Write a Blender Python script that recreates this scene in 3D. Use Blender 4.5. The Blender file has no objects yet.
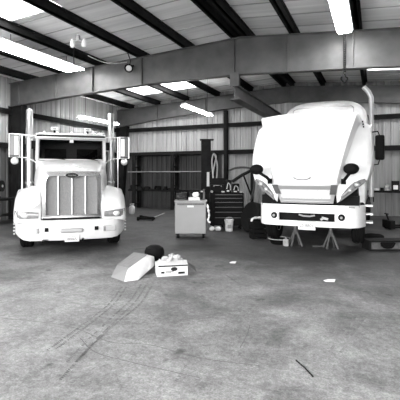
import bpy, bmesh, math, random
from mathutils import Vector, Matrix
random.seed(7)
SC = bpy.context.scene
COL = SC.collection
YAW = math.radians(23.75)
CY, SY = math.cos(YAW), math.sin(YAW)
EYE = 1.75
PI = math.pi

# ---------------------------------------------------------------- materials
MATS = {}
def mat(name, g, rough=.5, metal=0., var=0., scale=5., bump=0., bscale=30., emit=0., spec=.5, coat=0.):
    if name in MATS: return MATS[name]
    if g < .021: spec = min(spec, .07); rough = max(rough, .6); metal = 0.
    m = bpy.data.materials.new(name); m.use_nodes = True
    nt = m.node_tree; b = nt.nodes['Principled BSDF']
    b.inputs['Base Color'].default_value = (g, g, g, 1)
    b.inputs['Roughness'].default_value = rough
    b.inputs['Metallic'].default_value = metal
    b.inputs['Specular IOR Level'].default_value = spec
    b.inputs['Coat Weight'].default_value = coat
    tc = nt.nodes.new('ShaderNodeTexCoord')
    if var:
        n = nt.nodes.new('ShaderNodeTexNoise'); n.inputs['Scale'].default_value = scale; n.inputs['Detail'].default_value = 6
        r = nt.nodes.new('ShaderNodeValToRGB')
        lo, hi = max(0, g*(1-var)), min(1, g*(1+var))
        r.color_ramp.elements[0].position = .3; r.color_ramp.elements[1].position = .7
        r.color_ramp.elements[0].color = (lo, lo, lo, 1); r.color_ramp.elements[1].color = (hi, hi, hi, 1)
        nt.links.new(tc.outputs['Object'], n.inputs['Vector'])
        nt.links.new(n.outputs['Fac'], r.inputs['Fac']); nt.links.new(r.outputs['Color'], b.inputs['Base Color'])
    if bump:
        n2 = nt.nodes.new('ShaderNodeTexNoise'); n2.inputs['Scale'].default_value = bscale
        bp = nt.nodes.new('ShaderNodeBump'); bp.inputs['Strength'].default_value = bump
        nt.links.new(tc.outputs['Object'], n2.inputs['Vector'])
        nt.links.new(n2.outputs['Fac'], bp.inputs['Height']); nt.links.new(bp.outputs['Normal'], b.inputs['Normal'])
    if emit:
        b.inputs['Emission Color'].default_value = (1, 1, 1, 1)
        b.inputs['Emission Strength'].default_value = emit
    MATS[name] = m
    return m

white = mat('truck white paint', .82, .3, var=.05, scale=3, coat=.3)
whiteB = mat('cab white paint', .8, .35, var=.08, scale=4, coat=.2)
white1 = mat('lowered white paint', .6, .3, var=.06, scale=3, coat=.3)  # left truck's whites, set darker so its front does not burn out
white1B = mat('lowered cab white paint', .56, .35, var=.08, scale=4, coat=.2)
stackm = mat('stack chrome', .62, .3, .85)
chrome = mat('chrome', .85, .3, .55)
steelL = mat('bright steel', .6, .35, .8, var=.2, scale=8)
black = mat('black plastic', .005, .6, spec=.15)
rubber = mat('tyre rubber', .007, .9, bump=.2, bscale=60, spec=.12)
darkst = mat('dark steel', .01, .6, .1, var=.3, scale=6, spec=.2)
frameP = mat('frame primer paint', .075, .6, var=.25, scale=2.5)
purl = mat('purlin paint', .018, .7, var=.3, scale=3, spec=.2)
girtP = mat('girt paint', .012, .75, var=.3, scale=3, spec=.15)
greyP = mat('grey cabinet paint', .21, .45, var=.06, scale=5)
wcard = mat('white card', .62, .8, var=.06, scale=9)
gcard = mat('grey card', .2, .85, var=.15, scale=9)
paper = mat('white paper', .7, .9)
lensm = mat('headlight lens', .2, .2, .1, var=.3, scale=14)
meshm = mat('grille mesh', .16, .6, .1, var=.3, scale=60)
meshL = mat('light grille mesh', .8, .5, 0., var=.15, scale=30)
ink = mat('black ink', .02, .7)
inkg = mat('grey ink', .28, .7)
clutter = mat('greasy black metal', .008, .5, .1, var=.6, scale=12, spec=.25)
clutL = mat('worn light metal', .4, .5, .4, var=.5, scale=12)
tube_on = mat('lit fluorescent tube', .9, .4, emit=30.)
tube_off = mat('lamp glass', .85, .2)
seatm = mat('dark seat cloth', .05, .9)

def glassmat():
    m = bpy.data.materials.new('tinted glass'); m.use_nodes = True; nt = m.node_tree; nt.nodes.clear()
    o = nt.nodes.new('ShaderNodeOutputMaterial'); mx = nt.nodes.new('ShaderNodeMixShader')
    t = nt.nodes.new('ShaderNodeBsdfTransparent'); t.inputs[0].default_value = (.45, .45, .45, 1)
    g = nt.nodes.new('ShaderNodeBsdfGlossy'); g.inputs['Roughness'].default_value = .03
    g.inputs['Color'].default_value = (.5, .5, .5, 1)
    f = nt.nodes.new('ShaderNodeFresnel'); f.inputs['IOR'].default_value = 1.4
    nt.links.new(f.outputs[0], mx.inputs[0]); nt.links.new(t.outputs[0], mx.inputs[1]); nt.links.new(g.outputs[0], mx.inputs[2])
    nt.links.new(mx.outputs[0], o.inputs[0]); return m
glass = glassmat()

def skylightmat():
    m = bpy.data.materials.new('translucent roof panel'); m.use_nodes = True; nt = m.node_tree; nt.nodes.clear()
    o = nt.nodes.new('ShaderNodeOutputMaterial'); mx = nt.nodes.new('ShaderNodeMixShader'); mx.inputs[0].default_value = .3
    t = nt.nodes.new('ShaderNodeBsdfTranslucent'); t.inputs[0].default_value = (.85, .85, .85, 1)
    g = nt.nodes.new('ShaderNodeBsdfTransparent'); g.inputs[0].default_value = (.9, .9, .9, 1)
    nt.links.new(t.outputs[0], mx.inputs[1]); nt.links.new(g.outputs[0], mx.inputs[2]); nt.links.new(mx.outputs[0], o.inputs[0])
    return m
skylight = skylightmat()

def floormat():
    m = bpy.data.materials.new('oil stained concrete'); m.use_nodes = True; nt = m.node_tree; L = nt.links
    b = nt.nodes['Principled BSDF']; tc = nt.nodes.new('ShaderNodeTexCoord')
    def noise(sc, det=8, rough=.6, dist=0.):
        n = nt.nodes.new('ShaderNodeTexNoise'); n.inputs['Scale'].default_value = sc; n.inputs['Detail'].default_value = det
        n.inputs['Roughness'].default_value = rough; n.inputs['Distortion'].default_value = dist
        L.new(tc.outputs['Object'], n.inputs['Vector']); return n.outputs['Fac']
    def ramp(src, a, bb, c0, c1):
        r = nt.nodes.new('ShaderNodeValToRGB'); e = r.color_ramp.elements
        e[0].position = a; e[1].position = bb; e[0].color = (c0, c0, c0, 1); e[1].color = (c1, c1, c1, 1)
        L.new(src, r.inputs['Fac']); return r.outputs['Color']
    def mul(a, bb):
        x = nt.nodes.new('ShaderNodeMix'); x.data_type = 'RGBA'; x.blend_type = 'MULTIPLY'; x.inputs['Factor'].default_value = 1
        L.new(a, x.inputs['A']); L.new(bb, x.inputs['B']); return x.outputs['Result']
    base = ramp(noise(1.1, 12, .8), .34, .68, .17, .47)
    fine = mul(ramp(noise(16, 8, .8), .36, .64, .6, 1.25), ramp(noise(55, 4, .8), .36, .64, .65, 1.25))
    blot = ramp(noise(.7, 8, .7, .8), .46, .66, 1., .5)
    spots = ramp(noise(2.4, 3, .5), .66, .74, 1., .35)
    col = mul(mul(base, fine), mul(blot, spots))
    # ragged oil stain round the trucks, with the door light's fall-off painted in
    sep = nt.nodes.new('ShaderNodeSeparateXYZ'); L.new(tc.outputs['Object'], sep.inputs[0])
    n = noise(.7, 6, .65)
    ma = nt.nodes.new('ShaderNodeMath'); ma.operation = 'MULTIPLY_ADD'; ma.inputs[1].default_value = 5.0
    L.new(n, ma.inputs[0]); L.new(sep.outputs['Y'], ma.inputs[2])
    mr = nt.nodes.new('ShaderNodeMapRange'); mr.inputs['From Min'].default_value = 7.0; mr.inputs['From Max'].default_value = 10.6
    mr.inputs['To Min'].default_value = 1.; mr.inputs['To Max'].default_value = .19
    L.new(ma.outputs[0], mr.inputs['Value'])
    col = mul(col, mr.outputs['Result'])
    L.new(col, b.inputs['Base Color'])
    b.inputs['Roughness'].default_value = .6; b.inputs['Specular IOR Level'].default_value = .35
    bp = nt.nodes.new('ShaderNodeBump'); bp.inputs['Strength'].default_value = .25; bp.inputs['Distance'].default_value = .02
    L.new(noise(9, 6, .7), bp.inputs['Height']); L.new(bp.outputs['Normal'], b.inputs['Normal'])
    return m

def sheetmat(name, g, var, stretch=(6, .35, 6), low=None):
    """painted metal sheet with streaks running along it"""
    m = bpy.data.materials.new(name); m.use_nodes = True; nt = m.node_tree; L = nt.links
    b = nt.nodes['Principled BSDF']; tc = nt.nodes.new('ShaderNodeTexCoord')
    mp = nt.nodes.new('ShaderNodeMapping'); mp.inputs['Scale'].default_value = stretch
    L.new(tc.outputs['Object'], mp.inputs[0])
    n = nt.nodes.new('ShaderNodeTexNoise'); n.inputs['Scale'].default_value = 1.; n.inputs['Detail'].default_value = 6
    L.new(mp.outputs[0], n.inputs['Vector'])
    r = nt.nodes.new('ShaderNodeValToRGB'); e = r.color_ramp.elements
    lo, hi = g*(1-var), min(1, g*(1+var))
    e[0].position = .3; e[1].position = .7; e[0].color = (lo, lo, lo, 1); e[1].color = (hi, hi, hi, 1)
    L.new(n.outputs['Fac'], r.inputs[0]); L.new(r.outputs[0], b.inputs['Base Color'])
    b.inputs['Roughness'].default_value = .55
    return m
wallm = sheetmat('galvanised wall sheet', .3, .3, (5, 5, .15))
wallLow = sheetmat('shaded lower wall sheet', .05, .4, (5, 5, .3))  # same sheet, shade low on the walls painted into its dark tone
wallMid = sheetmat('dimmed lower wall sheet', .24, .35, (5, 5, .2))  # same sheet, slightly darkened to stand for the weaker light low down
roofm = sheetmat('roof liner sheet', .8, .14, (.3, 5, 3))

# ---------------------------------------------------------------- mesh builder
class MB:
    def __init__(s): s.v = []; s.f = []
    def add(s, vs, fs, M=None):
        o = len(s.v)
        s.v += [tuple(M @ Vector(p)) if M else tuple(p) for p in vs]
        s.f += [tuple(i+o for i in f) for f in fs]; return s
    def box(s, x0, x1, y0, y1, z0, z1, M=None):
        vs = [(x, y, z) for z in (z0, z1) for y in (y0, y1) for x in (x0, x1)]
        return s.add(vs, [(0, 2, 3, 1), (4, 5, 7, 6), (0, 1, 5, 4), (2, 6, 7, 3), (0, 4, 6, 2), (1, 3, 7, 5)], M)
    def cbox(s, c, d, rz=0, rx=0, ry=0):
        M = Matrix.Translation(c) @ Matrix.Rotation(rz, 4, 'Z') @ Matrix.Rotation(ry, 4, 'Y') @ Matrix.Rotation(rx, 4, 'X')
        return s.box(-d[0]/2, d[0]/2, -d[1]/2, d[1]/2, -d[2]/2, d[2]/2, M)
    def tube(s, pts, r, n=10, closed=False, cap=True):
        pts = [Vector(p) for p in pts]; N = len(pts)
        rr = r if isinstance(r, (list, tuple)) else [r]*N
        t0 = (pts[1]-pts[0]).normalized()
        up = Vector((0, 0, 1)) if abs(t0.z) < .9 else Vector((1, 0, 0))
        a = t0.cross(up).normalized(); vs = []; fs = []
        for i, p in enumerate(pts):
            if closed: t = (pts[(i+1) % N]-pts[i-1]).normalized()
            elif i == 0: t = t0
            elif i == N-1: t = (pts[-1]-pts[-2]).normalized()
            else: t = ((pts[i+1]-p).normalized()+(p-pts[i-1]).normalized()).normalized()
            a = (a - t*a.dot(t)).normalized(); b = t.cross(a)
            for k in range(n):
                th = 2*PI*k/n; vs.append(p + (a*math.cos(th)+b*math.sin(th))*rr[i])
        M_ = N if closed else N-1
        for i in range(M_):
            j = (i+1) % N
            for k in range(n):
                l = (k+1) % n; fs.append((i*n+k, i*n+l, j*n+l, j*n+k))
        if cap and not closed:
            fs.append(tuple(range(n-1, -1, -1))); fs.append(tuple((N-1)*n+k for k in range(n)))
        return s.add(vs, fs)
    def cyl(s, p0, p1, r, n=20, r1=None):
        return s.tube([p0, p1], [r, r if r1 is None else r1], n)
    def loft(s, rings, caps=True, closed=True):
        n = len(rings[0]); vs = [p for r in rings for p in r]; fs = []
        for i in range(len(rings)-1):
            for k in range(n if closed else n-1):
                l = (k+1) % n; fs.append((i*n+k, i*n+l, (i+1)*n+l, (i+1)*n+k))
        if caps and closed:
            fs.append(tuple(range(n-1, -1, -1))); fs.append(tuple((len(rings)-1)*n+k for k in range(n)))
        return s.add(vs, fs)
    def lathe(s, prof, n=28, M=None):
        vs = []; fs = []
        for r, z in prof:
            for k in range(n):
                th = 2*PI*k/n; vs.append((r*math.cos(th), r*math.sin(th), z))
        for i in range(len(prof)-1):
            for k in range(n):
                l = (k+1) % n; fs.append((i*n+k, i*n+l, (i+1)*n+l, (i+1)*n+k))
        fs.append(tuple(range(n-1, -1, -1))); fs.append(tuple((len(prof)-1)*n+k for k in range(n)))
        return s.add(vs, fs, M)
    def ell(s, c, d, M=None, nu=16, nv=10):
        prof = [(max(1e-3, math.sin(PI*i/nv)), -math.cos(PI*i/nv)) for i in range(nv+1)]
        T = Matrix.Translation(c) @ (M or Matrix()) @ Matrix.Diagonal((d[0], d[1], d[2], 1))
        return s.lathe(prof, nu, T)
    def build(s, name, m, parent=None, smooth=False, bevel=0., seg=2, solid=0., angle=40, sub=0):
        me = bpy.data.meshes.new(name); me.from_pydata(s.v, [], s.f)
        bm = bmesh.new(); bm.from_mesh(me); bmesh.ops.recalc_face_normals(bm, faces=bm.faces); bm.to_mesh(me); bm.free()
        me.materials.append(m)
        if smooth:
            me.polygons.foreach_set('use_smooth', [True]*len(me.polygons)); me.set_sharp_from_angle(angle=math.radians(angle))
        o = bpy.data.objects.new(name, me); COL.objects.link(o)
        if parent: o.parent = parent
        if sub: md = o.modifiers.new('sub', 'SUBSURF'); md.levels = md.render_levels = sub
        if solid: md = o.modifiers.new('solid', 'SOLIDIFY'); md.thickness = solid; md.offset = -1
        if bevel:
            md = o.modifiers.new('bevel', 'BEVEL'); md.width = bevel; md.segments = seg; md.limit_method = 'ANGLE'
            md.harden_normals = False
        return o

def tag(o, label, cat, group=None):
    o['label'] = label; o['category'] = cat
    if group: o['group'] = group
    return o
def thing(name, label, cat, loc=(0, 0, 0), rz=0., group=None):
    o = bpy.data.objects.new(name, None); COL.objects.link(o); o.location = loc; o.rotation_euler = (0, 0, rz)
    o.empty_display_size = .2
    return tag(o, label, cat, group)
def struct(o): o['kind'] = 'structure'; return o
def copy_tree(o, parent=None):
    c = o.copy(); COL.objects.link(c)
    if parent: c.parent = parent
    for ch in list(o.children): copy_tree(ch, c)
    return c
def at(px, py, Z):
    """a point of the shop seen in the photo at px,py and lying Z metres in front of the photographer"""
    X = (px-200)/400*Z
    return Vector((X*CY-Z*SY, X*SY+Z*CY, EYE+(176-py)*Z/400))
def ground(px, py):
    p = at(px, py, 400*EYE/(py-176)); p.z = 0; return p
def text(name, body, size, m, parent, M, depth=.002, shear=0.):
    cu = bpy.data.curves.new(name, 'FONT'); cu.body = body; cu.size = size; cu.align_x = 'CENTER'; cu.align_y = 'CENTER'
    cu.extrude = depth; cu.shear = shear
    t = bpy.data.objects.new(name, cu); COL.objects.link(t)
    dg = bpy.context.evaluated_depsgraph_get(); me = bpy.data.meshes.new_from_object(t.evaluated_get(dg))
    bpy.data.objects.remove(t); me.materials.clear(); me.materials.append(m)
    me.transform(M)
    o = bpy.data.objects.new(name, me); COL.objects.link(o); o.parent = parent
    return o
def face_front(x, y, z, tilt=0.):
    return Matrix.Translation((x, y, z)) @ Matrix.Rotation(PI/2+tilt, 4, 'X')
def cr(pts, n=6):
    """smooth curve through points"""
    P = [Vector(p) for p in pts]; P = [P[0]*2-P[1]] + P + [P[-1]*2-P[-2]]; out = []
    for i in range(1, len(P)-2):
        for k in range(n):
            t = k/n; a, b, c, d = P[i-1:i+3]
            out.append(.5*((2*b)+(c-a)*t+(2*a-5*b+4*c-d)*t*t+(3*b-a-3*c+d)*t**3))
    out.append(P[-2]); return out

# ---------------------------------------------------------------- the building
WL, WR, WB, WF = -13.6, 6.4, 19.3, -5.0     # left, right, back walls, front doorway line
RIDGE, FR = -3.82, 11.76
def roof(u): return 6.0 - (.054*(RIDGE-u) if u < RIDGE else .084*(u-RIDGE))   # top of the rafters

b = MB(); b.box(WL-.3, WR+.3, WF-6, WB+.3, -.15, 0); struct(b.build('floor', floormat()))

def px_u(px, v): return v/(CY+SY*(px-200)/400)*((px-200)/400*CY-SY)
def corrugated(p0, p1, z0, z1, name, m, pitch=.3, amp=.035, inward=(0, -1)):
    p0, p1 = Vector(p0), Vector(p1); L = (p1-p0).length; d = (p1-p0)/L; n = Vector(inward)
    b = MB(); prof = []; x = 0
    while x < L:
        for dx, a in ((0, 0), (.07, 0), (.09, 1), (.12, 1), (.14, 0), (.2, 0), (.21, .3), (.23, .3), (.24, 0)):
            if x+dx <= L: prof.append((x+dx, a*amp))
        x += pitch
    prof.append((L, 0))
    def zt(q): return z1(q) if callable(z1) else z1
    r0 = []; r1 = []
    for x, a in prof:
        q = p0+d*x+n*a; r0.append((q.x, q.y, z0)); r1.append((q.x, q.y, zt(q)))
    b.loft([r0, r1], closed=False)
    return struct(b.build(name, m, solid=.01))
rt = lambda q: roof(q.x)+.275
corrugated((WL, WB), (WR, WB), 2.95, rt, 'wall_back', wallm)
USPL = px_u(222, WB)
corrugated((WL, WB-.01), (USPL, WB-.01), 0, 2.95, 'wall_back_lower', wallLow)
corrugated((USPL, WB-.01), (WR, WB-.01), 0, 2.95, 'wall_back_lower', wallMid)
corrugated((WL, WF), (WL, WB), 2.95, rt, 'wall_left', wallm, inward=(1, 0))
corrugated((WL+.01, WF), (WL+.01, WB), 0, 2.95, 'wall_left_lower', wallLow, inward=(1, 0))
corrugated((WR, WF), (WR, WB), 0, rt, 'wall_right', wallm, inward=(-1, 0))
# front: a wide open doorway under a header, jambs each side
b = MB(); b.box(WL, WR, WF, WF+.2, 5.0, 6.1); struct(b.build('wall_front', wallm))

# roof sheets with openings for the translucent panels
sky_panels = [(-11.1, -7.5, 15.35, 17.5), (-.3, 6.0, 15.8, 17.2), (-10.2, -7.3, 6.4, 7.9)]
us = sorted({WL, RIDGE, WR} | {p[0] for p in sky_panels} | {p[1] for p in sky_panels})
vs_ = sorted({WF, WB+.05} | {p[2] for p in sky_panels} | {p[3] for p in sky_panels})
def rz(u): return roof(u)+.26
b = MB()
for i in range(len(us)-1):
    for j in range(len(vs_)-1):
        u0, u1, v0, v1 = us[i], us[i+1], vs_[j], vs_[j+1]; cu_, cv = (u0+u1)/2, (v0+v1)/2
        if any(p[0] < cu_ < p[1] and p[2] < cv < p[3] for p in sky_panels): continue
        b.add([(u0, v0, rz(u0)), (u1, v0, rz(u1)), (u1, v1, rz(u1)), (u0, v1, rz(u0))], [(0, 1, 2, 3)])
struct(b.build('ceiling', roofm, solid=.02))
# standing seams of the liner, running up the slope
b = MB(); v = WF+.5
while v < WB:
    for u0, u1 in ((WL, RIDGE), (RIDGE, WR)):
        if not any(p[2]-.02 < v < p[3]+.02 for p in sky_panels):
            M_ = [(u0, v, rz(u0)-.035), (u1, v, rz(u1)-.035), (u1, v+.03, rz(u1)-.035), (u0, v+.03, rz(u0)-.035),
                  (u0, v, rz(u0)-.02), (u1, v, rz(u1)-.02), (u1, v+.03, rz(u1)-.02), (u0, v+.03, rz(u0)-.02)]
            b.add(M_, [(0, 1, 2, 3), (7, 6, 5, 4), (0, 4, 5, 1), (3, 2, 6, 7)])
    v += .9
struct(b.build('ceiling_strip', mat('liner seam', .42, .6)))
for i, (u0, u1, v0, v1) in enumerate(sky_panels):
    b = MB(); b.add([(u0, v0, rz(u0)), (u1, v0, rz(u1)), (u1, v1, rz(u1)), (u0, v1, rz(u0))], [(0, 1, 2, 3)])
    struct(b.build('window_%d' % (i+1), skylight))

# purlins (zed sections) along the building
for u in (-12.6, -10.9, -9.15, -7.4, -5.65, -4.0, -3.6, -2.2, -.45, 1.3, 3.0, 4.7):
    z = roof(u); b = MB()
    b.box(u-.035, u+.035, WF, WB, z+.002, z+.24); b.box(u-.1, u+.035, WF, WB, z+.002, z+.03); b.box(u-.035, u+.1, WF, WB, z+.21, z+.24)
    struct(b.build('purlin', purl))

# rigid frames: a tapered web between two flanges, with columns at the ends
def frame(v, tops, depths, name, web=.03, fl=.24, stiff=()):
    b = MB(); top = [(u, roof(u)) for u in tops]; bot = [(u, roof(u)-d) for u, d in zip(tops, depths)]
    for i in range(len(tops)-1):
        (a0, z0), (a1, z1) = top[i], top[i+1]; (_, y0), (_, y1) = bot[i], bot[i+1]
        b.add([(a0, v-web, y0), (a1, v-web, y1), (a1, v-web, z1), (a0, v-web, z0), (a0, v+web, y0), (a1, v+web, y1), (a1, v+web, z1), (a0, v+web, z0)],
              [(0, 1, 2, 3), (7, 6, 5, 4), (0, 4, 5, 1), (3, 2, 6, 7)])
        for (p0, p1) in ((z0, z1), (y0, y1)):
            b.add([(a0, v-fl/2, p0-.02), (a1, v-fl/2, p1-.02), (a1, v-fl/2, p1), (a0, v-fl/2, p0), (a0, v+fl/2, p0-.02), (a1, v+fl/2, p1-.02), (a1, v+fl/2, p1), (a0, v+fl/2, p0)],
                  [(0, 1, 2, 3), (7, 6, 5, 4), (0, 4, 5, 1), (3, 2, 6, 7), (0, 3, 7, 4), (1, 5, 6, 2)])
    for u in stiff:
        i = max(k for k in range(len(tops)) if tops[k] <= u); i = min(i, len(tops)-2)
        t = (u-tops[i])/(tops[i+1]-tops[i]); d = depths[i]*(1-t)+depths[i+1]*t
        b.box(u-.012, u+.012, v-fl/2, v+fl/2, roof(u)-d, roof(u)-.02)
    return struct(b.build(name, frameP))
st = [px_u(p, FR) for p in (20, 57, 94, 143, 235, 288, 353, 420)]
frame(FR, [WL+.05, -10.5, -7, RIDGE, 0., WR], [.92, .9, .95, 1.12, 1.0, .95], 'roof_beam', stiff=st)
frame(FR-7.7, [WL+.05, -10.5, -7, RIDGE, 0., WR], [.92, .9, .95, 1.12, 1.0, .95], 'roof_beam', stiff=st)
frame(WB-.25, [WL+.05, -10.5, -7, RIDGE, 0., WR], [.95, .75, .68, .72, .72, .8], 'roof_beam', stiff=[px_u(p, WB) for p in (160, 208, 290)])
def column(u, v, d0, d1, z, sgn):
    b = MB()
    for t, y0, y1 in ((.03, None, None),):
        b.add([(u, v-.03, 0), (u+sgn*d0, v-.03, 0), (u+sgn*d1, v-.03, z), (u, v-.03, z), (u, v+.03, 0), (u+sgn*d0, v+.03, 0), (u+sgn*d1, v+.03, z), (u, v+.03, z)],
              [(0, 1, 2, 3), (7, 6, 5, 4), (0, 4, 5, 1), (3, 2, 6, 7)])
    b.add([(u+sgn*d0, v-.14, 0), (u+sgn*d1, v-.14, z), (u+sgn*d1, v+.14, z), (u+sgn*d0, v+.14, 0), (u+sgn*(d0-.03), v-.14, 0), (u+sgn*(d1-.03), v-.14, z), (u+sgn*(d1-.03), v+.14, z), (u+sgn*(d0-.03), v+.14, 0)],
          [(0, 1, 2, 3), (7, 6, 5, 4), (0, 3, 7, 4), (1, 5, 6, 2), (0, 4, 5, 1), (3, 2, 6, 7)])
    b.box(min(u, u+sgn*.03), max(u, u+sgn*.03), v-.14, v+.14, 0, z)
    return struct(b.build('column', girtP))
for v in (FR-7.7, FR, WB-.25):
    column(WL+.06, v, .35, .72, roof(WL)-.9, 1); column(WR-.06, v, .35, .72, roof(WR)-.9, -1)
# end wall posts
for px in (226, 330):
    u = px_u(px, WB-.2); b = MB(); zt_ = roof(u)-.75
    b.box(u-.085, u+.085, WB-.3, WB-.28, 0, zt_); b.box(u-.085, u+.085, WB-.12, WB-.1, 0, zt_); b.box(u-.012, u+.012, WB-.28, WB-.12, 0, zt_)
    struct(b.build('wall_post_column', girtP))
# girts
n = 1
for z in (2.97, 4.33):
    b = MB(); b.box(WL+.1, WR-.1, WB-.22, WB-.045, z-.02, z); b.box(WL+.1, WR-.1, WB-.22, WB-.2, z-.12, z+.1); struct(b.build('trim_%d' % n, girtP)); n += 1
    b = MB(); b.box(WL+.045, WL+.22, WF, WB-.2, z-.02, z); b.box(WL+.2, WL+.22, WF, WB-.2, z-.12, z+.1); struct(b.build('trim_%d' % n, girtP)); n += 1
b = MB(); b.box(WR-.22, WR-.045, WF, WB-.2, 3.0, 3.2); struct(b.build('trim_%d' % n, girtP)); n += 1

# runway beam hung below the ridge, from the middle frame to the back wall
b = MB(); u = -3.97
b.box(u-.012, u+.012, FR-.1, WB-.1, 4.13, 4.52); b.box(u-.1, u+.1, FR-.1, WB-.1, 4.52, 4.54); b.box(u-.16, u+.16, FR-.1, WB-.1, 4.10, 4.13)
struct(b.build('runway_beam', frameP))
b = MB(); b.box(u-.11, u+.11, FR-.12, FR+.12, 4.54, 4.9); b.box(u-.14, u+.14, FR-.14, FR-.12, 4.5, 4.92); struct(b.build('beam_bracket_trim', frameP))

# ---------------------------------------------------------------- left truck
TX = at(72.0, 176, 9.05)
T1 = thing('semi_truck', 'white conventional truck with closed hood, wide silver grille and tall chrome stacks', 'truck', (TX.x, TX.y, 0), math.radians(41.75))
def superarch(y, w, zb, zt, p=4., n=24, ws=None):
    pts = []
    for k in range(n+1):
        th = PI*k/n; cx, sz = math.cos(th), math.sin(th)
        x = w*math.copysign(abs(cx)**(2/p), cx); z = zb+(zt-zb)*abs(sz)**(2/p)
        pts.append((x, y, z))
    return pts
b = MB()
secs = [(.30, .70, .78, 1.84), (.36, .74, .78, 1.9), (.6, .8, .78, 1.95), (1.0, .86, .8, 2.03), (1.5, .91, .85, 2.11), (2.02, .94, .95, 2.19), (2.1, .94, .95, 2.2)]
b.loft([superarch(*q, p=7, n=36) for q in secs]); b.build('hood', white1, T1, smooth=True)
def fender(sg):
    b = MB(); rings = []
    #       y    outer  zbot  ztop
    for y, xo, zb, zt in ((.16, 1.12, .72, 1.08), (.2, 1.2, .7, 1.2), (.34, 1.25, .7, 1.37), (.6, 1.27, .72, 1.48), (.8, 1.27, 1.0, 1.5), (1.1, 1.27, 1.2, 1.51), (1.5, 1.27, 1.22, 1.5), (1.85, 1.26, 1.05, 1.45), (2.05, 1.25, .8, 1.38), (2.15, 1.24, .78, 1.3)):
        h = zt-zb
        prof = cr([(.67, 0, zb), (.67, 0, zt+.05), (.76, 0, zt+.02), (.95, 0, zt-.01), (1.1, 0, zt-.06), (xo-.04, 0, zt-.2 if h > .35 else zt-.1), (xo, 0, zb+h*.35), (xo, 0, zb)], 4)
        rings.append([(sg*q.x, y, q.z) for q in prof])
    b.loft(rings); return b.build('fender', white1, T1, smooth=True, angle=50)
for sg in (-1, 1): fender(sg)
# grille
G = MB()
def grille_ring(w, zb, zt, y, n=10):
    p = [(-w, y, zb), (w, y, zb)]
    for k in range(n+1):
        th = k/n*PI/2; p.append((w-.12+.12*math.cos(th), y, zt-.14+.14*math.sin(th)))
    for k in range(n+1):
        th = PI/2+k/n*PI/2; p.append((-w+.12+.12*math.cos(th), y, zt-.14+.14*math.sin(th)))
    return p
ro, ri = grille_ring(.65, .78, 1.86, .2), grille_ring(.565, .86, 1.75, .2)
def off(r, d): return [(x, y+d, z) for x, y, z in r]
G.loft([off(ro, .13), ro, off(ri, -.03), off(ri, .1)], caps=False)
gr = G.build('grille', mat('polished grille chrome', .7, .22, .95), T1, smooth=True, angle=30)
b = MB(); r = off(ri, .08); b.loft([r, off(r, .03)]); b.build('mesh_screen', meshm, gr)
for x in (-.3, 0, .3):
    b = MB(); b.box(x-.011, x+.011, .22, .3, .86, 1.76); b.build('grille_bar', chrome, gr, bevel=.01)
b = MB(); M_ = Matrix.Translation((0, .16, 1.765)) @ Matrix.Rotation(PI/2, 4, 'X')
b.lathe([(.9, -.015), (1, 0), (1, .01), (.9, .02)], 32, M_ @ Matrix.Diagonal((.15, .062, 1.5, 1))); em = b.build('emblem', mat('dark emblem enamel', .02, .6), gr)
b = MB(); pts = [(.15*math.cos(a*PI/16), .135, 1.765+.055*math.sin(a*PI/16)) for a in range(32)]; b.tube(pts, .006, 6, closed=True); b.build('emblem_border', stackm, em)
text('emblem_lettering', 'Peterbilt', .05, inkg, em, face_front(0, .128, 1.765), shear=.3)
b = MB(); b.cyl((0, .42, 1.87), (0, .42, 1.94), .02); b.ell((0, .4, 1.96), (.035, .11, .03)); b.ell((-.08, .45, 1.955), (.08, .05, .012)); b.ell((.08, .45, 1.955), (.08, .05, .012)); b.build('hood_ornament', chrome, T1, smooth=True)
b = MB(); b.box(-.64, .64, .17, .24, .745, .785); b.build('grille_sill', black, T1)
# bumper
def bumper(rings_x, yf, zt, zb, th, name, parent, m):
    b = MB(); rings = []
    for x in rings_x:
        y = yf(x); t, o = zt(x), zb(x)
        rings.append([(x, y+th, o+.02), (x, y+.03, o), (x, y, o+.05), (x, y-.01, (t+o)/2), (x, y, t-.05), (x, y+.03, t), (x, y+th, t)])
    b.loft(rings); return b.build(name, m, parent, smooth=True, angle=60)
xs = [-1.25, -1.235, -1.2, -1.13, -1.03, -.9, -.7, -.45, -.2, 0, .2, .45, .7, .9, 1.03, 1.13, 1.2, 1.235, 1.25]
yf = lambda x: .0+.1*(abs(x)/.9)**2 if abs(x) <= .9 else .1+.5*((abs(x)-.9)/.35)**2.0
bmp = bumper(xs, yf, lambda x: .75, lambda x: .3+(.14*((abs(x)-.9)/.35)**2 if abs(x) > .9 else 0), .14, 'bumper', T1, white1)
b = MB(); b.tube([(-.2, -.005, .52), (.2, -.005, .52)], .055, 12); b.ell((-.2, -.005, .52), (.055, .055, .055)); b.ell((.2, -.005, .52), (.055, .055, .055)); b.build('tow_slot', mat('pale slot', .34, .5), bmp, smooth=True)
for sg in (-1, 1):
    b = MB(); b.cbox((sg*.54, .03, .55), (.085, .05, .085)); b.build('tow_hole', black, bmp)
    b = MB(); b.cbox((sg*.84, .085, .53), (.3, .06, .14), rz=sg*.2); b.build('fog_light_recess', mat('pale recess', .42, .5), bmp, bevel=.02)
    b = MB(); b.cbox((sg*.72, .055, .53), (.045, .06, .1), rz=sg*.2); b.build('fog_light', lensm, bmp)
    for k in range(5):
        b = MB(); b.ell((sg*1.262, .55, .42+k*.075), (.025, .03, .022)); b.build('side_marker', steelL, bmp, smooth=True)
b = MB(); b.box(-.155, .155, -.035, -.015, .27, .42); pl = b.build('license_plate', wcard, bmp)
text('plate_lettering', '00065', .085, ink, pl, face_front(0, -.036, .325))
text('plate_lettering', 'TX TRUCK', .035, ink, pl, face_front(0, -.036, .39))
b = MB(); b.cbox((-.56, .05, .32), (.12, .04, .02)); b.cbox((-.62, .05, .295), (.02, .04, .05)); b.build('tow_bracket', black, bmp)
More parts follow.
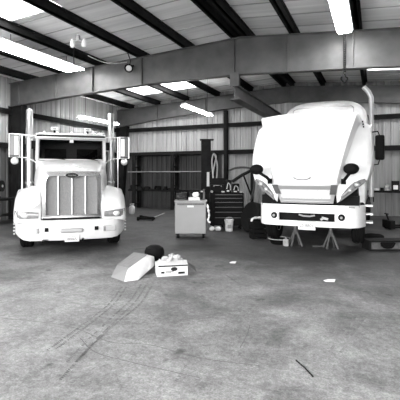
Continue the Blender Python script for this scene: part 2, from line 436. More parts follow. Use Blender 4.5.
b = MB(); b.cbox((.235, .03, .31), (.04, .04, .06), ry=.6); b.build('tow_bracket', black, bmp)
# headlights set in the fender corners
for sg in (-1, 1):
    b = MB(); rings = []
    for t in [i/8 for i in range(9)]:
        x = .72+.5*t; y = .135+.012*t+.2*max(0, t-.55)**2*3; h = .075+.035*t
        zc = .86+.02*t
        rings.append([(sg*x, y-.02, zc-h*.8), (sg*x, y-.035, zc-h*.4), (sg*x, y-.035, zc+h*.4), (sg*x, y-.02, zc+h*.9), (sg*x, y+.15, zc+h*.9), (sg*x, y+.15, zc-h*.8)])
    b.loft(rings); h_ = b.build('headlight', lensm, T1, smooth=True, angle=60)
    b = MB(); b.ell((sg*1.0, .12, .87), (.08, .03, .06)); b.build('headlight_bulb', chrome, h_, smooth=True)
# cab
c = MB()
c.box(-.92, .92, 2.05, 3.75, .75, 2.17)                       # lower body
for sg in (-1, 1):
    c.add([(sg*.93, 2.05, 2.17), (sg*.85, 2.05, 2.17), (sg*.85, 2.25, 2.8), (sg*.93, 2.25, 2.8), (sg*.93, 2.2, 2.17), (sg*.85, 2.2, 2.17), (sg*.85, 2.4, 2.8), (sg*.93, 2.4, 2.8)],
          [(0, 1, 2, 3), (7, 6, 5, 4), (0, 3, 7, 4), (1, 5, 6, 2), (0, 4, 5, 1), (3, 2, 6, 7)])
    c.box(min(sg*.93, sg*.87), max(sg*.93, sg*.87), 3.2, 3.75, 2.17, 2.8)
c.box(-.93, .93, 3.69, 3.75, 2.17, 2.8)
cab = c.build('cab', white1B, T1, bevel=.02)
b = MB(); rr = []
for y, z0, z1, w in ((2.22, 2.76, 2.86, .93), (2.3, 2.78, 2.93, .95), (2.6, 2.8, 2.98, .95), (3.7, 2.8, 2.98, .95), (3.78, 2.8, 2.92, .93)):
    rr.append([(-w, y, z0), (-w, y, z1-.08), (-w+.08, y, z1), (w-.08, y, z1), (w, y, z1-.08), (w, y, z0)])
b.loft(rr); b.build('cab_roof', white1B, cab, smooth=True, angle=50)
b = MB(); b.add([(-.855, 2.1, 2.18), (.855, 2.1, 2.18), (.855, 2.3, 2.79), (-.855, 2.3, 2.79)], [(0, 1, 2, 3)]); b.build('windshield', glass, cab, solid=.01)
b = MB(); b.tube([(-.84, 2.09, 2.2), (.84, 2.09, 2.2), (.84, 2.26, 2.77), (-.84, 2.26, 2.77)], .018, 6, closed=True); b.build('windshield_trim', white1B, cab)
for sg in (-1, 1):
    b = MB(); b.box(min(sg*.9, sg*.91), max(sg*.9, sg*.91), 2.38, 3.2, 2.17, 2.8); b.build('side_window', glass, cab)
b = MB(); b.box(-.75, -.15, 3.0, 3.2, 1.8, 2.55); b.box(.15, .75, 3.0, 3.2, 1.8, 2.55); b.box(-.86, .86, 2.2, 3.68, 2.175, 2.2); b.build('seat', seatm, cab)
b = MB(); b.box(-.84, .84, 2.14, 2.5, 2.17, 2.22); b.build('dashboard', black, cab)
b = MB(); pts = [(-.42+.19*math.cos(a*PI/12), 2.5+.08*math.sin(a*PI/12), 2.3+.17*math.sin(a*PI/12)) for a in range(24)]; b.tube(pts, .015, 6, closed=True); b.build('steering_wheel', black, cab)
b = MB(); b.box(-.05, .05, 2.22, 2.26, 2.68, 2.76); b.build('interior_mirror', paper, cab)
b = MB(); b.add([(-.9, 2.0, 2.8), (.9, 2.0, 2.8), (.9, 2.24, 2.89), (-.9, 2.24, 2.89)], [(0, 1, 2, 3)]); vis = b.build('sun_visor', mat('visor grey', .02, .9, spec=.05), cab, solid=.02)
b = MB(); b.tube([(-.92, 1.99, 2.795), (.92, 1.99, 2.795)], .016, 6); b.tube([(-.92, 2.24, 2.9), (.92, 2.24, 2.9)], .022, 6); b.build('visor_trim', chrome, vis)
for x in (-.72, -.38, 0, .38, .62):
    b = MB(); b.ell((x, 2.42, 2.965), (.045, .09, .04)); b.build('clearance_light', tube_off, cab, smooth=True)
for x in (-.46, .44):
    b = MB(); b.box(x-.1, x+.1, 2.55, 2.68, 3.05, 3.14); bb = b.build('roof_beacon', wcard, cab, bevel=.015)
    b = MB(); b.cyl((x, 2.6, 2.96), (x, 2.6, 3.06), .03); b.build('beacon_foot', black, bb)
    b = MB(); b.box(x-.05, x+.05, 2.543, 2.55, 3.07, 3.12); b.build('beacon_lens', inkg, bb)
for x0, x1 in ((-.5, -.15), (.25, .65)):
    b = MB(); b.tube([(x1, 2.02, 2.17), (x1-.03, 2.05, 2.2), (x0, 2.09, 2.24)], .012, 6); b.cbox((x1, 2.02, 2.17), (.08, .04, .04)); b.build('wiper', black, cab)
# mirrors, poles, stacks
for sg in (-1, 1):
    b = MB(); x = sg*1.46
    b.box(x-.12, x+.12, 2.22, 2.34, 2.28, 2.86); mr_ = b.build('side_mirror', mat('dark mirror housing', .12, .3), T1, bevel=.03)
    b = MB(); b.tube([(x-.13, 2.25, 2.26), (x+.13, 2.25, 2.26), (x+.13, 2.25, 2.88), (x-.13, 2.25, 2.88)], .018, 6, closed=True); b.build('mirror_rim', chrome, mr_)
    b = MB(); b.box(x+(.0 if sg < 0 else -.1), x+(.1 if sg < 0 else .0), 2.2, 2.23, 2.32, 2.82); b.build('mirror_face', tube_off, mr_)
    b = MB(); b.ell((x, 2.26, 2.16), (.1, .06, .1)); b.build('convex_mirror', chrome, mr_, smooth=True)
    b = MB(); b.tube([(x, 2.3, 2.88), (sg*1.15, 2.3, 2.86), (sg*.9, 2.35, 2.86)], .016, 6); b.build('mirror_arm', chrome, mr_)
    b = MB(); b.tube([(x, 2.3, 2.27), (sg*1.1, 2.25, 2.24), (sg*.9, 2.2, 2.1)], .016, 6); b.build('mirror_arm', chrome, mr_)
    b = MB(); b.tube([(sg*1.26, 2.15, 2.86), (sg*1.26, 2.12, 1.4)], .016, 8); b.build('grab_rail', chrome, T1)
    b = MB(); b.box(min(sg*.9, sg*1.05), max(sg*.9, sg*1.05), 2.35, 2.5, 2.5, 2.72); b.build('vent_window_mirror', black, T1)
    x = sg*1.245
    b = MB(); b.lathe([(.09, .9), (.105, .95), (.105, 2.9), (.105, 2.92), (.1, 2.94), (.1, 3.8), (.085, 3.82), (.085, 3.3)], 20, Matrix.Translation((x, 4.0, 0))); stx = b.build('exhaust_stack', stackm, T1, smooth=True)
    for z in (1.5, 2.2):
        b = MB(); b.lathe([(.108, z), (.125, z+.02), (.125, z+.06), (.108, z+.08)], 20, Matrix.Translation((x, 4.0, 0))); b.build('stack_clamp', steelL, stx, smooth=True)
    b = MB(); b.box(min(sg*.7, sg*1.15), max(sg*.7, sg*1.15), 3.9, 4.05, .95, 1.1); b.build('stack_bracket', darkst, stx)
    b = MB(); b.tube([(sg*1.0, 2.5, .66), (sg*1.0, 4.2, .66)], .3, 20); b.build('fuel_tank', steelL, T1, smooth=True)
    b = MB(); b.box(min(sg*.95, sg*1.28), max(sg*.95, sg*1.28), 2.4, 3.2, .92, .97); b.build('step', steelL, T1)
def wheel(parent, x, y, z, r=.5, w=.28, dual=False, sg=1):
    b = MB(); M_ = Matrix.Translation((x, y, z)) @ Matrix.Rotation(PI/2, 4, 'Y')
    h = w/2
    b.lathe([(r*.55, -h*.8), (r*.75, -h), (r*.93, -h), (r, -h*.75), (r, -h*.35), (r-.015, -h*.3), (r-.015, -h*.2), (r, -h*.15), (r, h*.15), (r-.015, h*.2), (r-.015, h*.3), (r, h*.35), (r, h*.75), (r*.93, h), (r*.75, h), (r*.55, h*.8)], 36, M_)
    o = b.build('tyre', rubber, parent, smooth=True, angle=35)
    b = MB(); b.lathe([(r*.2, -h*.4), (r*.5, -h*.3), (r*.56, -h*.82), (r*.58, -h*.85), (r*.58, h*.85), (r*.56, h*.82), (r*.5, h*.3), (r*.2, h*.4), (r*.18, h*.75), (r*.1, h*.8)], 28, M_)
    b.build('rim', steelL, o, smooth=True); return o
for sg in (-1, 1):
    wheel(T1, sg*1.04, 1.25, .5)
    for y in (6.3,):
        wheel(T1, sg*1.08, y, .5); wheel(T1, sg*.76, y, .5)
b = MB()
for sg in (-1, 1): b.box(sg*.42-.04, sg*.42+.04, .5, 7.2, .72, .98)
for y in (1.25, 6.3): b.cbox((0, y, .5), (1.9, .14, .14))
for y in (2.6, 4.6, 7.1): b.box(-.4, .4, y-.06, y+.06, .76, .92)
b.box(-.4, .4, .6, 2.4, .6, 1.2); b.build('chassis_frame', darkst, T1)

# ---------------------------------------------------------------- right truck
R = at(307, 176, 9.1)
T2 = thing('semi_truck', 'white sleeper truck with its hood tilted open, raised on jack stands', 'truck', (R.x, R.y, 0), 0)
# tilted hood: columns across, rows from the grille up to the free edge
def quad(a, m, c_, t): # bezier-like through the middle
    a, m, c_ = Vector(a), Vector(m), Vector(c_); k = m*2-(a+c_)/2
    return a*(1-t)**2+k*2*t*(1-t)+c_*t*t
half = [((0, -.44, 1.53), (0, -.42, 2.3), (0, .0, 3.19)),
        ((.35, -.42, 1.53), (.47, -.4, 2.3), (.6, .02, 3.18)),
        ((.64, -.34, 1.52), (.83, -.3, 2.3), (1.06, .08, 3.14)),
        ((.68, -.28, 1.5), (.87, -.22, 2.3), (1.1, .14, 3.12)),
        ((.64, -.1, 1.34), (.9, .05, 2.3), (1.14, .48, 3.02)),
        ((.66, -.1, 1.16), (1.02, .1, 2.2), (1.2, .55, 2.97)),
        ((.95, -.05, 1.38), (1.22, .14, 2.2), (1.27, .62, 2.94)),
        ((1.24, .12, 1.62), (1.35, .25, 2.15), (1.32, .7, 2.9)),
        ((1.3, .35, 1.68), (1.4, .45, 2.15), (1.34, .85, 2.86)),
        ((1.32, .8, 1.72), (1.4, .9, 2.15), (1.33, 1.05, 2.8))]
rows = [i/20 for i in range(21)]
def mirror(q): return [(-p[0], p[1], p[2]) for p in q]
cols = [mirror(q) for q in reversed(half[1:])]+[list(q) for q in half]
b = MB(); b.loft([[tuple(quad(*q, t)) for t in rows] for q in cols], closed=False)
hood = b.build('hood', white, T2, smooth=True, solid=.03, angle=38)
# grille beneath it, tipped down by the tilt
def gpt(s, t, d=0): # s -1..1, t 0 bottom .. 1 top
    w = .56+.09*t; return (s*w, -.1-.3*t-.05*(1-s*s)-d, 1.14+.38*t-.0*s)
def gpatch(s0, s1, t0, t1, d, th, name, m, parent):
    b = MB(); n = 12
    f = [[gpt(s0+(s1-s0)*i/n, t, d) for i in range(n+1)] for t in (t0, t1)]
    k = [[(x, y+th, z) for x, y, z in r_] for r_ in f]
    ring = [f[0], f[1], k[1], k[0]]
    b.loft([[r_[i] for r_ in ring] for i in range(n+1)])
    return b.build(name, m, parent, smooth=True, angle=50)
gg = gpatch(-1.02, 1.02, 0, 1, 0, .1, 'grille', chrome, hood)
gpatch(-.9, .9, .28, .8, .012, .03, 'mesh_screen', meshL, gg)
gpatch(-.98, .98, .84, 1.04, .05, .05, 'grille_bar', mat('dull chrome', .5, .35, .4), gg)
gpatch(-.9, .9, .06, .1, .02, .03, 'grille_bar', mat('dull chrome', .5, .35, .4), gg)
for sg in (-1, 1):
    gpatch(min(sg*.86, sg*1.06), max(sg*.86, sg*1.06), .55, 1.1, .055, .06, 'grille_corner', mat('dark corner plastic', .12, .5), gg)  # dark ends of the grille's top bar
b = MB(); M_ = Matrix.Translation((-.03, -.47, 1.725)) @ Matrix.Rotation(PI/2, 4, 'X')
b.lathe([(.9, -.02), (1, 0), (1, .012), (.85, .022)], 28, M_ @ Matrix.Diagonal((.18, .055, 1.3, 1))); em2 = b.build('emblem', mat('pale emblem', .6, .5), hood)
b = MB(); b.tube([(-.03+.18*math.cos(PI+a*PI/14), -.49, 1.725+.055*math.sin(PI+a*PI/14)) for a in range(15)], .012, 6); b.build('emblem_border', mat('emblem edge grey', .12, .5), em2)
# headlights slanting up and out along the lower hood edge
for sg in (-1, 1):
    b = MB(); rings = []
    for i in range(11):
        t = i/10; x = .74+.5*t; z0 = 1.225+.42*t; h = .02+.15*math.sin(PI*min(1, t*.72+.16)); y = -.12+.1*t+.16*t*t*t
        rings.append([(sg*x, y, z0), (sg*x, y-.035, z0+h*.3), (sg*x, y-.03, z0+h*.75), (sg*x, y+.01, z0+h), (sg*x, y+.12, z0+h), (sg*x, y+.12, z0)])
    b.loft(rings); h_ = b.build('headlight', lensm, hood, smooth=True, angle=60)
    b = MB(); b.ell((sg*.92, -.11, 1.44), (.05, .03, .05)); b.ell((sg*1.06, -.06, 1.56), (.06, .03, .05)); b.build('headlight_bulb', mat('lamp reflector', .4, .3, .5), h_, smooth=True)
    b = MB(); b.tube([(sg*q[0], q[1]-.03, q[2]) for q in ((.72, -.1, 1.21), (.98, -.07, 1.42), (1.24, .1, 1.65))], .018, 6); b.build('headlight_trim', mat('trim grey', .2, .4), h_)
    # hood mirrors
    mx_ = sg*.98
    b = MB(); b.ell((mx_-.02 if sg > 0 else mx_-.1, -.36, 1.9), (.16, .1, .12)); hm = b.build('hood_mirror', mat('black housing', .006, .5, spec=.15), hood, smooth=True)
    b = MB(); b.tube([(mx_-.02 if sg > 0 else mx_-.08, -.33, 1.85), (sg*.86, -.3, 1.72), (sg*.78, -.22, 1.62)], .035, 8); b.cbox((sg*.8, -.22, 1.63), (.1, .06, .12)); b.build('mirror_arm', black, hm)
# hood latch marks on the free edge
b = MB()
for k in range(3): b.cbox((1.16+.01*k, .45, 2.98-.06*k), (.03, .05, .035))
b.build('hood_latch', black, hood)
# bumper with a long slot
xs2 = [-1.22, -1.2, -1.16, -1.08, -.95, -.66, -.4, 0, .4, .6, .95, 1.08, 1.16, 1.2, 1.22]
yf2 = lambda x: .06*(x/.95)**2 if abs(x) < .95 else .06+.5*((abs(x)-.95)/.27)**2
b = MB()
def brow(zs, xr, dy=0):
    rings = []
    for x in xr:
        y = yf2(x); rings.append([(x, y+.12, zs[0]), (x, y+.0, zs[0]), (x, y-.012, (zs[0]+zs[1])/2), (x, y+.0, zs[1]), (x, y+.12, zs[1])])
    b.loft(rings)
brow((.905, 1.09), xs2); brow((.6, .72), xs2)
brow((.715, .91), [x for x in xs2 if x <= -.66]); brow((.715, .91), [x for x in xs2 if x >= .6])
bm2 = b.build('bumper', white, T2, smooth=True, angle=50)
b = MB(); b.box(-.7, .7, .2, .24, .68, .99); b.build('slot_backing', black, bm2)
b = MB(); b.tube([(-.2, .1, .86), (-.1, .09, .83), (.05, .08, .825), (.16, .09, .85)], .02, 8); b.build('slot_bar', mat('dull bar', .3, .6), bm2)
b = MB(); b.cbox((.38, .1, .79), (.14, .05, .05), ry=.25); b.cbox((.31, .1, .77), (.05, .05, .05), ry=-.5); b.build('tow_hook', mat('pale hook', .42, .6), bm2)
for x in (-.76, .74):
    b = MB(); M_ = Matrix.Translation((x, .03, .83)) @ Matrix.Rotation(PI/2, 4, 'X'); b.lathe([(.07, -.02), (.075, .01), (.06, .03), (.05, .032)], 24, M_); f_ = b.build('fog_light', black, bm2, smooth=True)
    b = MB(); M_ = Matrix.Translation((x, .0, .83)) @ Matrix.Rotation(PI/2, 4, 'X'); b.lathe([(.03, .01), (.03, .034), (.01, .04)], 16, M_); b.build('fog_lens', inkg, f_, smooth=True)
b = MB(); b.box(-.19, .19, -.05, -.03, .53, .72); pl = b.build('license_plate', wcard, bm2)
text('plate_lettering', '25 8801', .095, mat('pale plate ink', .1, .7), pl, face_front(0, -.051, .625))
b = MB(); b.cbox((.95, .045, 1.06), (.13, .02, .04)); b.build('bumper_badge', inkg, bm2)
b = MB(); b.box(-1.1, 1.1, .2, .5, 1.05, 1.3); b.box(-1.05, -.7, .3, 1.3, 1.2, 1.45); b.box(.7, 1.05, .3, 1.3, 1.2, 1.45); b.build('front_support', black, T2)
# radiator, engine, chassis
b = MB(); b.box(-.5, .5, .55, .72, 1.1, 2.2); b.build('radiator', darkst, T2, bevel=.02)
b = MB(); b.box(-.32, .32, .95, 2.05, .9, 1.85); b.box(-.26, .26, 1.0, 1.95, 1.85, 2.05); b.tube([(.3, .9, 1.7), (.5, 1.2, 1.8), (.42, 1.8, 1.7)], .07, 10); b.build('engine', clutter, T2, bevel=.02)
b = MB()
for sg in (-1, 1): b.box(sg*.42-.04, sg*.42+.04, .4, 8.2, .78, 1.05)
for y in (1.3, 6.3, 7.6): b.cbox((0, y, .64), (1.9, .14, .14))
b.cbox((0, .55, .72), (1.0, .12, .1)); b.build('chassis_frame', darkst, T2)
for sg in (-1, 1):
    wheel(T2, sg*1.04, 1.3, .6)
    for y in (6.3, 7.6):
        wheel(T2, sg*1.08, y, .5); wheel(T2, sg*.76, y, .5)
# cab and sleeper
c = MB(); c.box(-1.18, 1.18, 2.1, 4.9, 1.0, 2.1)
for sg in (-1, 1):
    c.box(min(sg*1.18, sg*1.12), max(sg*1.18, sg*1.12), 3.1, 4.9, 2.1, 3.0)
    c.add([(sg*1.18, 2.1, 2.1), (sg*1.1, 2.1, 2.1), (sg*1.1, 2.5, 3.0), (sg*1.18, 2.5, 3.0), (sg*1.18, 2.25, 2.1), (sg*1.1, 2.25, 2.1), (sg*1.1, 2.65, 3.0), (sg*1.18, 2.65, 3.0)],
          [(0, 1, 2, 3), (7, 6, 5, 4), (0, 3, 7, 4), (1, 5, 6, 2), (0, 4, 5, 1), (3, 2, 6, 7)])
c.box(-1.18, 1.18, 4.84, 4.9, 2.1, 3.0)
cab2 = c.build('cab', whiteB, T2, bevel=.03)
b = MB(); rr = [superarch(y, w, 2.95, zt, p=3.6, n=28) for y, w, zt in ((2.5, 1.15, 3.02), (2.62, 1.2, 3.2), (2.78, 1.22, 3.48), (2.95, 1.23, 3.74), (3.1, 1.235, 3.9), (3.3, 1.24, 4.0), (3.6, 1.24, 4.06), (4.2, 1.24, 4.1), (4.85, 1.22, 4.1), (4.9, 1.2, 4.06))]
b.loft(rr); rf = b.build('roof_fairing', mat('fairing white', .5, .4, var=.08, scale=4), cab2, smooth=True, angle=50)
b = MB(); b.tube([(-.85, 2.66, 3.3), (-.85, 2.93, 3.72), (-.78, 3.0, 3.78), (.78, 3.0, 3.78), (.85, 2.93, 3.72), (.85, 2.66, 3.3)], .014, 6); b.build('fairing_seam', mat('seam grey', .3, .6), rf)
b = MB(); b.add([(-1.12, 2.14, 2.12), (1.12, 2.14, 2.12), (1.12, 2.52, 2.98), (-1.12, 2.52, 2.98)], [(0, 1, 2, 3)]); b.build('windshield', glass, cab2, solid=.01)
b = MB(); b.box(-1.0, 1.0, 3.2, 3.7, 1.9, 2.7); b.box(-1.1, 1.1, 2.4, 4.8, 2.105, 2.13); b.build('seat', seatm, cab2)
b = MB(); b.cyl((1.3, 4.3, 1.1), (1.3, 4.3, 4.1), .075); b.tube([(1.3, 4.3, 4.05), (1.3, 4.29, 4.2), (1.22, 4.27, 4.38), (1.08, 4.25, 4.55)], .075, 12); b.build('exhaust_pipe', mat('pipe aluminium', .6, .4, .3), T2, smooth=True)
for sg in (-1, 1):
    x = sg*1.53; b = MB(); b.box(x-.115, x+.115, 2.16, 2.3, 2.17, 2.83); mr_ = b.build('side_mirror', black, T2, bevel=.05, seg=3)
    b = MB(); b.box(x-.09, x+.09, 2.3, 2.31, 2.22, 2.78); b.build('mirror_face', chrome, mr_)
    b = MB(); b.tube([(x, 2.26, 2.8), (x-sg*.05, 2.27, 2.93), (sg*1.3, 2.35, 2.92), (sg*1.16, 2.5, 2.9)], .018, 6); b.build('mirror_arm', black, mr_); b = MB(); b.tube([(x, 2.26, 2.2), (x-sg*.04, 2.27, 2.06), (sg*1.3, 2.35, 2.04), (sg*1.16, 2.45, 2.06)], .018, 6); b.build('mirror_arm', black, mr_)
    b = MB(); b.tube([(sg*1.0, 2.6, .8), (sg*1.0, 4.6, .8)], .3, 20); b.build('fuel_tank', darkst, T2, smooth=True)
    b = MB()
    for k in range(3): b.box(min(sg*1.0, sg*1.36), max(sg*1.0, sg*1.36), 2.15, 2.5, .5+.22*k, .54+.22*k)
    b.build('step', steelL, T2)
# ---------------------------------------------------------------- jack stands and things beneath the right truck
def jack_stand(p, h, label):
    t = thing('jack_stand', label, 'jack stand', (p.x, p.y, 0), YAW, 'jack stands under the white sleeper truck')
    b = MB()
    for a in range(4):
        th = a*PI/2+PI/4; b.tube([(.19*math.cos(th), .19*math.sin(th), .02), (.04*math.cos(th), .04*math.sin(th), h*.46)], .026, 6)
    b.cyl((0, 0, h*.38), (0, 0, h*.56), .055); b.build('leg_frame', mat('stand steel', .06, .6, .1), t)
    b = MB(); b.cyl((0, 0, h*.45), (0, 0, h*.96), .035); b.build('ratchet_post', mat('post steel', .16, .5, .3), t)
    b = MB(); b.box(-.08, .08, -.05, .05, h*.95, h*.97); b.box(-.08, -.06, -.05, .05, h*.97, h); b.box(.06, .08, -.05, .05, h*.97, h); b.build('saddle', darkst, t)
    return t
def rloc(lx, ly): return Vector((R.x+lx, R.y+ly, 0))
jack_stand(rloc(.44, .75), .8, 'jack stand under the bumper beside the truck tyre, clear of the clutter')
jack_stand(rloc(-.4, .78), .8, 'jack stand under the license plate among loose parts on the floor')
def lump(name, label, cat, p, size, m, rz=0., n=3, group=None):
    b = MB(); rnd = random.Random(sum(map(ord, label)))
    for k in range(n):
        b.ell((rnd.uniform(-.3, .3)*size[0], rnd.uniform(-.3, .3)*size[1], size[2]*rnd.uniform(.35, .5)), (size[0]*.5*rnd.uniform(.6, 1), size[1]*.5*rnd.uniform(.6, 1), size[2]*.5), Matrix.Rotation(rnd.uniform(-.3, .3), 4, 'X'), 10, 6)
    o = b.build(name, m); lo = min(q[2] for q in b.v)
    o.location = (p.x, p.y, p.z-lo+.001); o.rotation_euler.z = rz
    return tag(o, label, cat, group)

# the oil pan and parts under the truck
p = rloc(-.86, 1.0)
t = thing('drain_pan', 'black drain pan with light rim under the open-hood truck', 'drain pan', (p.x, p.y, 0), YAW)
b = MB(); b.lathe([(.2, .0), (.27, .12), (.29, .12), (.29, .135), (.26, .135), (.19, .02)], 24); b.build('pan', black, t, smooth=True)
b = MB(); b.tube([(.28*math.cos(a*PI/12), .28*math.sin(a*PI/12), .135) for a in range(24)], .012, 6, closed=True); b.build('rim', clutL, t)
p = rloc(-.62, .7); b = MB(); b.cbox((0, 0, .09), (.14, .1, .18)); b.cyl((0, 0, .18), (0, 0, .22), .025); o = b.build('oil_jug', mat('grubby jug', .25, .6, var=.4, scale=12), bevel=.02); o.location = p; tag(o, 'small pale oil jug standing under the open-hood truck', 'jug')
p = rloc(.12, .9); b = MB(); b.tube([(-.12, 0, .016), (.12, .02, .016)], .014, 8); b.ell((.13, .02, .02), (.045, .035, .019)); o = b.build('wrench', mat('dull wrench', .12, .5, .3)); o.location = p; o.rotation_euler.z = YAW; tag(o, 'light metal wrench on the floor between the two jack stands', 'wrench')

# ---------------------------------------------------------------- lift post
LP = at(206, 176, 15.6); LP.z = 0
t = thing('lift_post', 'tall dark steel post of a vehicle lift behind the grey cabinet', 'lift post', LP, YAW)
b = MB(); b.box(-.19, .19, -.03, .0, 0, 3.15); b.box(-.19, -.16, 0, .26, 0, 3.15); b.box(.16, .19, 0, .26, 0, 3.15); b.build('channel', darkst, t)
b = MB(); b.box(-.24, .3, -.08, .3, 3.15, 3.19); b.build('top_plate', darkst, t)
b = MB(); b.box(-.32, .32, -.22, .4, 0, .03); b.build('base_plate', darkst, t)
b = MB(); b.box(.03, .13, -.045, -.03, 1.35, 1.9); b.build('instruction_sticker', mat('pale sticker', .55, .6), t)
b = MB(); b.box(-.12, .12, .03, .2, .9, 1.3); b.tube([(0, .1, 1.1), (.3, .12, 1.1), (.7, .3, 1.1)], .05, 8); b.build('carriage', darkst, t)
p = at(213.5, 176, 15.4)
b = MB(); pts = cr([(0, 0, 2.62), (.1, -.02, 2.5), (.04, -.04, 2.2), (-.02, -.03, 1.8), (.04, 0, 1.45), (.12, .02, 1.7), (.14, 0, 2.2), (.02, .02, 2.6), (-.06, 0, 2.3), (.0, .02, 1.6)], 6)
b.tube(pts, .03, 8); o = b.build('air_hose', mat('pale hose', .3, .6)); o.location = (p.x, p.y, 0); o.rotation_euler.z = YAW; tag(o, 'pale coiled air hose hanging beside the tall lift post', 'hose')

# ---------------------------------------------------------------- tool chest and its clutter
TC = at(227, 176, 13.0); TC.z = 0
t = thing('tool_chest', 'black rolling tool chest with wide drawers behind the white bucket', 'tool chest', TC, YAW)
b = MB(); b.box(-.55, .55, 0, .55, .14, 1.2); b.build('body', mat('tool chest black', .004, .5, spec=.2), t, bevel=.015)
for k, (z0, z1) in enumerate(((.18, .42), (.44, .6), (.62, .76), (.78, .92), (.94, 1.05), (1.07, 1.17))):
    b = MB(); b.box(-.4, .52, -.02, .0, z0, z1); d = b.build('drawer', mat('drawer black', .005, .45, spec=.25), t, bevel=.005)
    b = MB(); b.box(-.38, .5, -.035, -.02, z1-.035, z1-.015); b.build('handle', mat('drawer pull', .04, .4, .5), d)
b = MB(); b.box(-.53, -.43, -.02, 0, .18, 1.17); b.build('side_panel', mat('drawer black', .005, .45, spec=.25), t)
for sx in (-.45, .45):
    for y in (.1, .45):
        b = MB(); b.cyl((sx-.03, y, .065), (sx+.03, y, .065), .064, 16); b.box(sx-.04, sx+.04, y-.03, y+.03, .1, .14); b.build('caster', rubber, t)
TM = Matrix.Translation(TC) @ Matrix.Rotation(YAW, 4, 'Z')
def on_chest(x, y, z=1.2): return TM @ Vector((x, y, z))
p = on_chest(-.3, .33)
t = thing('tool_box', 'open black tool box on the tool chest nearest the lift post', 'tool box', p, YAW)
b = MB(); b.box(-.24, .24, -.15, .15, .001, .26); b.build('body', mat('toolbox black', .005, .5, spec=.25), t, bevel=.015)
b = MB(); b.box(-.24, .24, .1, .14, .26, .48); b.build('lid', mat('toolbox black', .005, .5, spec=.25), t, bevel=.01)
b = MB(); b.tube([(-.12, -.17, .2), (-.12, -.2, .24), (.12, -.2, .24), (.12, -.17, .2)], .014, 6); b.build('handle', clutL, t)
for dx, w, h, lab in ((.06, .2, .42, 'dark angular drill case propped beside the open tool box'), (.3, .24, .3, 'dark low equipment case at the hose end of the tool chest')):
    p = on_chest(dx, .22)
    t = thing('equipment_case', lab, 'case', p, YAW)
    b = MB(); b.cbox((0, 0, h/2+.002), (w, .2, h)); b.build('case_body', mat('toolbox black', .005, .5, spec=.25), t, bevel=.03)
    b = MB(); b.tube(cr([(-w*.3, -.12, h*.3), (-w*.1, -.13, h*.75), (w*.25, -.12, h*.6), (w*.32, -.12, h*.2)], 4), .016, 6); b.build('case_strap', clutL, t)
    b = MB(); b.box(-w*.3, w*.1, -.115, -.1, h*.08, h*.2); b.build('case_latch', clutL, t)
rnd = random.Random(3)
for k, (x, z, lab) in enumerate(((-.48, .08, 'small bright socket on the end of the tool chest by the lift post'), (-.13, .06, 'small pale spray nozzle between the black cases'), (.46, .07, 'small pale rag ball on the far end of the tool chest'))):
    p = on_chest(x, .06); o = lump(('socket', 'spray_nozzle', 'rag')[k], lab, ('socket', 'nozzle', 'rag')[k], p, (.09, .08, z), clutL)

# floor crane with its boom raised behind the tool chest
p = at(252, 176, 14.0); p.z = 0
t = thing('engine_hoist', 'dark engine hoist with slanted boom behind the tool chest', 'engine hoist', p, YAW)
b = MB(); b.box(-.05, .05, -.05, .05, .08, 1.95); b.build('mast', darkst, t)
b = MB(); b.tube([(.05, 0, 1.98), (-.35, 0, 1.78), (-.7, 0, 1.55)], .055, 8); b.build('boom', darkst, t)
b = MB(); b.tube([(0, 0, 1.0), (-.3, 0, 1.78)], .03, 8); b.build('ram', darkst, t)
b = MB(); b.box(-1.1, .15, -.3, -.24, .05, .12); b.box(-1.1, .15, .24, .3, .05, .12); b.box(-.05, .1, -.3, .3, .05, .12)
for x in (-1.05, .1):
    for y in (-.27, .27): b.cyl((x-.03, y, .03), (x+.03, y, .03), .03, 10)
b.build('base', darkst, t)
b = MB(); pts = cr([(-.82, .02, 1.93), (-.6, 0, 2.02), (-.3, -.02, 2.05), (.0, -.03, 1.98), (.08, -.04, 1.7), (.06, -.05, 1.3), (-.05, -.06, .9)], 6)
b.tube(pts, .035, 8); o = b.build('air_hose', mat('black hose', .025, .6)); o.location = p; o.rotation_euler.z = YAW; tag(o, 'black hose arched over the engine hoist boom', 'hose')

# worn tyre leaning by the chest, with a white jug in front
p = at(253, 176, 12.2); p.z = 0
t = thing('spare_tyre', 'loose black truck tyre leaning between tool chest and truck bumper', 'tyre', p, YAW)
b = MB(); M_ = Matrix.Translation((0, .1, .52)) @ Matrix.Rotation(.5, 4, 'Z') @ Matrix.Rotation(PI/2+.22, 4, 'Y')
b.lathe([(.28, -.1), (.36, -.13), (.43, -.13), (.47, -.1), (.47, .1), (.43, .13), (.36, .13), (.28, .1)], 36, M_)
zmin = min(q[2] for q in b.v); b.v = [(x, y, z-zmin) for x, y, z in b.v]
b.build('tread', rubber, t, smooth=True, angle=35)
b = MB(); b.add([], []); b.lathe([(.1, -.06), (.29, -.05), (.3, -.1), (.3, .1), (.29, .05), (.1, .06)], 28, Matrix.Translation((0, 0, -zmin)) @ M_); b.build('rim', clutter, t, smooth=True)
p = at(258, 176, 11.2); p.z = 0
t = thing('crate', 'small black crate by the open-hood truck bumper with a white rag on top', 'crate', p, YAW+.2)
b = MB(); b.box(-.2, .2, -.15, .15, 0, .04)
for k in range(4): b.box(-.2, .2, -.15, -.135, .06+.12*k, .15+.12*k); b.box(-.2, .2, .135, .15, .06+.12*k, .15+.12*k); b.box(-.2, -.185, -.135, .135, .06+.12*k, .15+.12*k); b.box(.185, .2, -.135, .135, .06+.12*k, .15+.12*k)
for x in (-.19, .19):
    for y in (-.14, .14): b.box(x-.015, x+.015, y-.015, y+.015, .04, .53)
b.build('slatted_body', black, t)
b = MB(); b.box(-.21, .21, -.16, .16, .53, .55); b.build('lid', black, t)
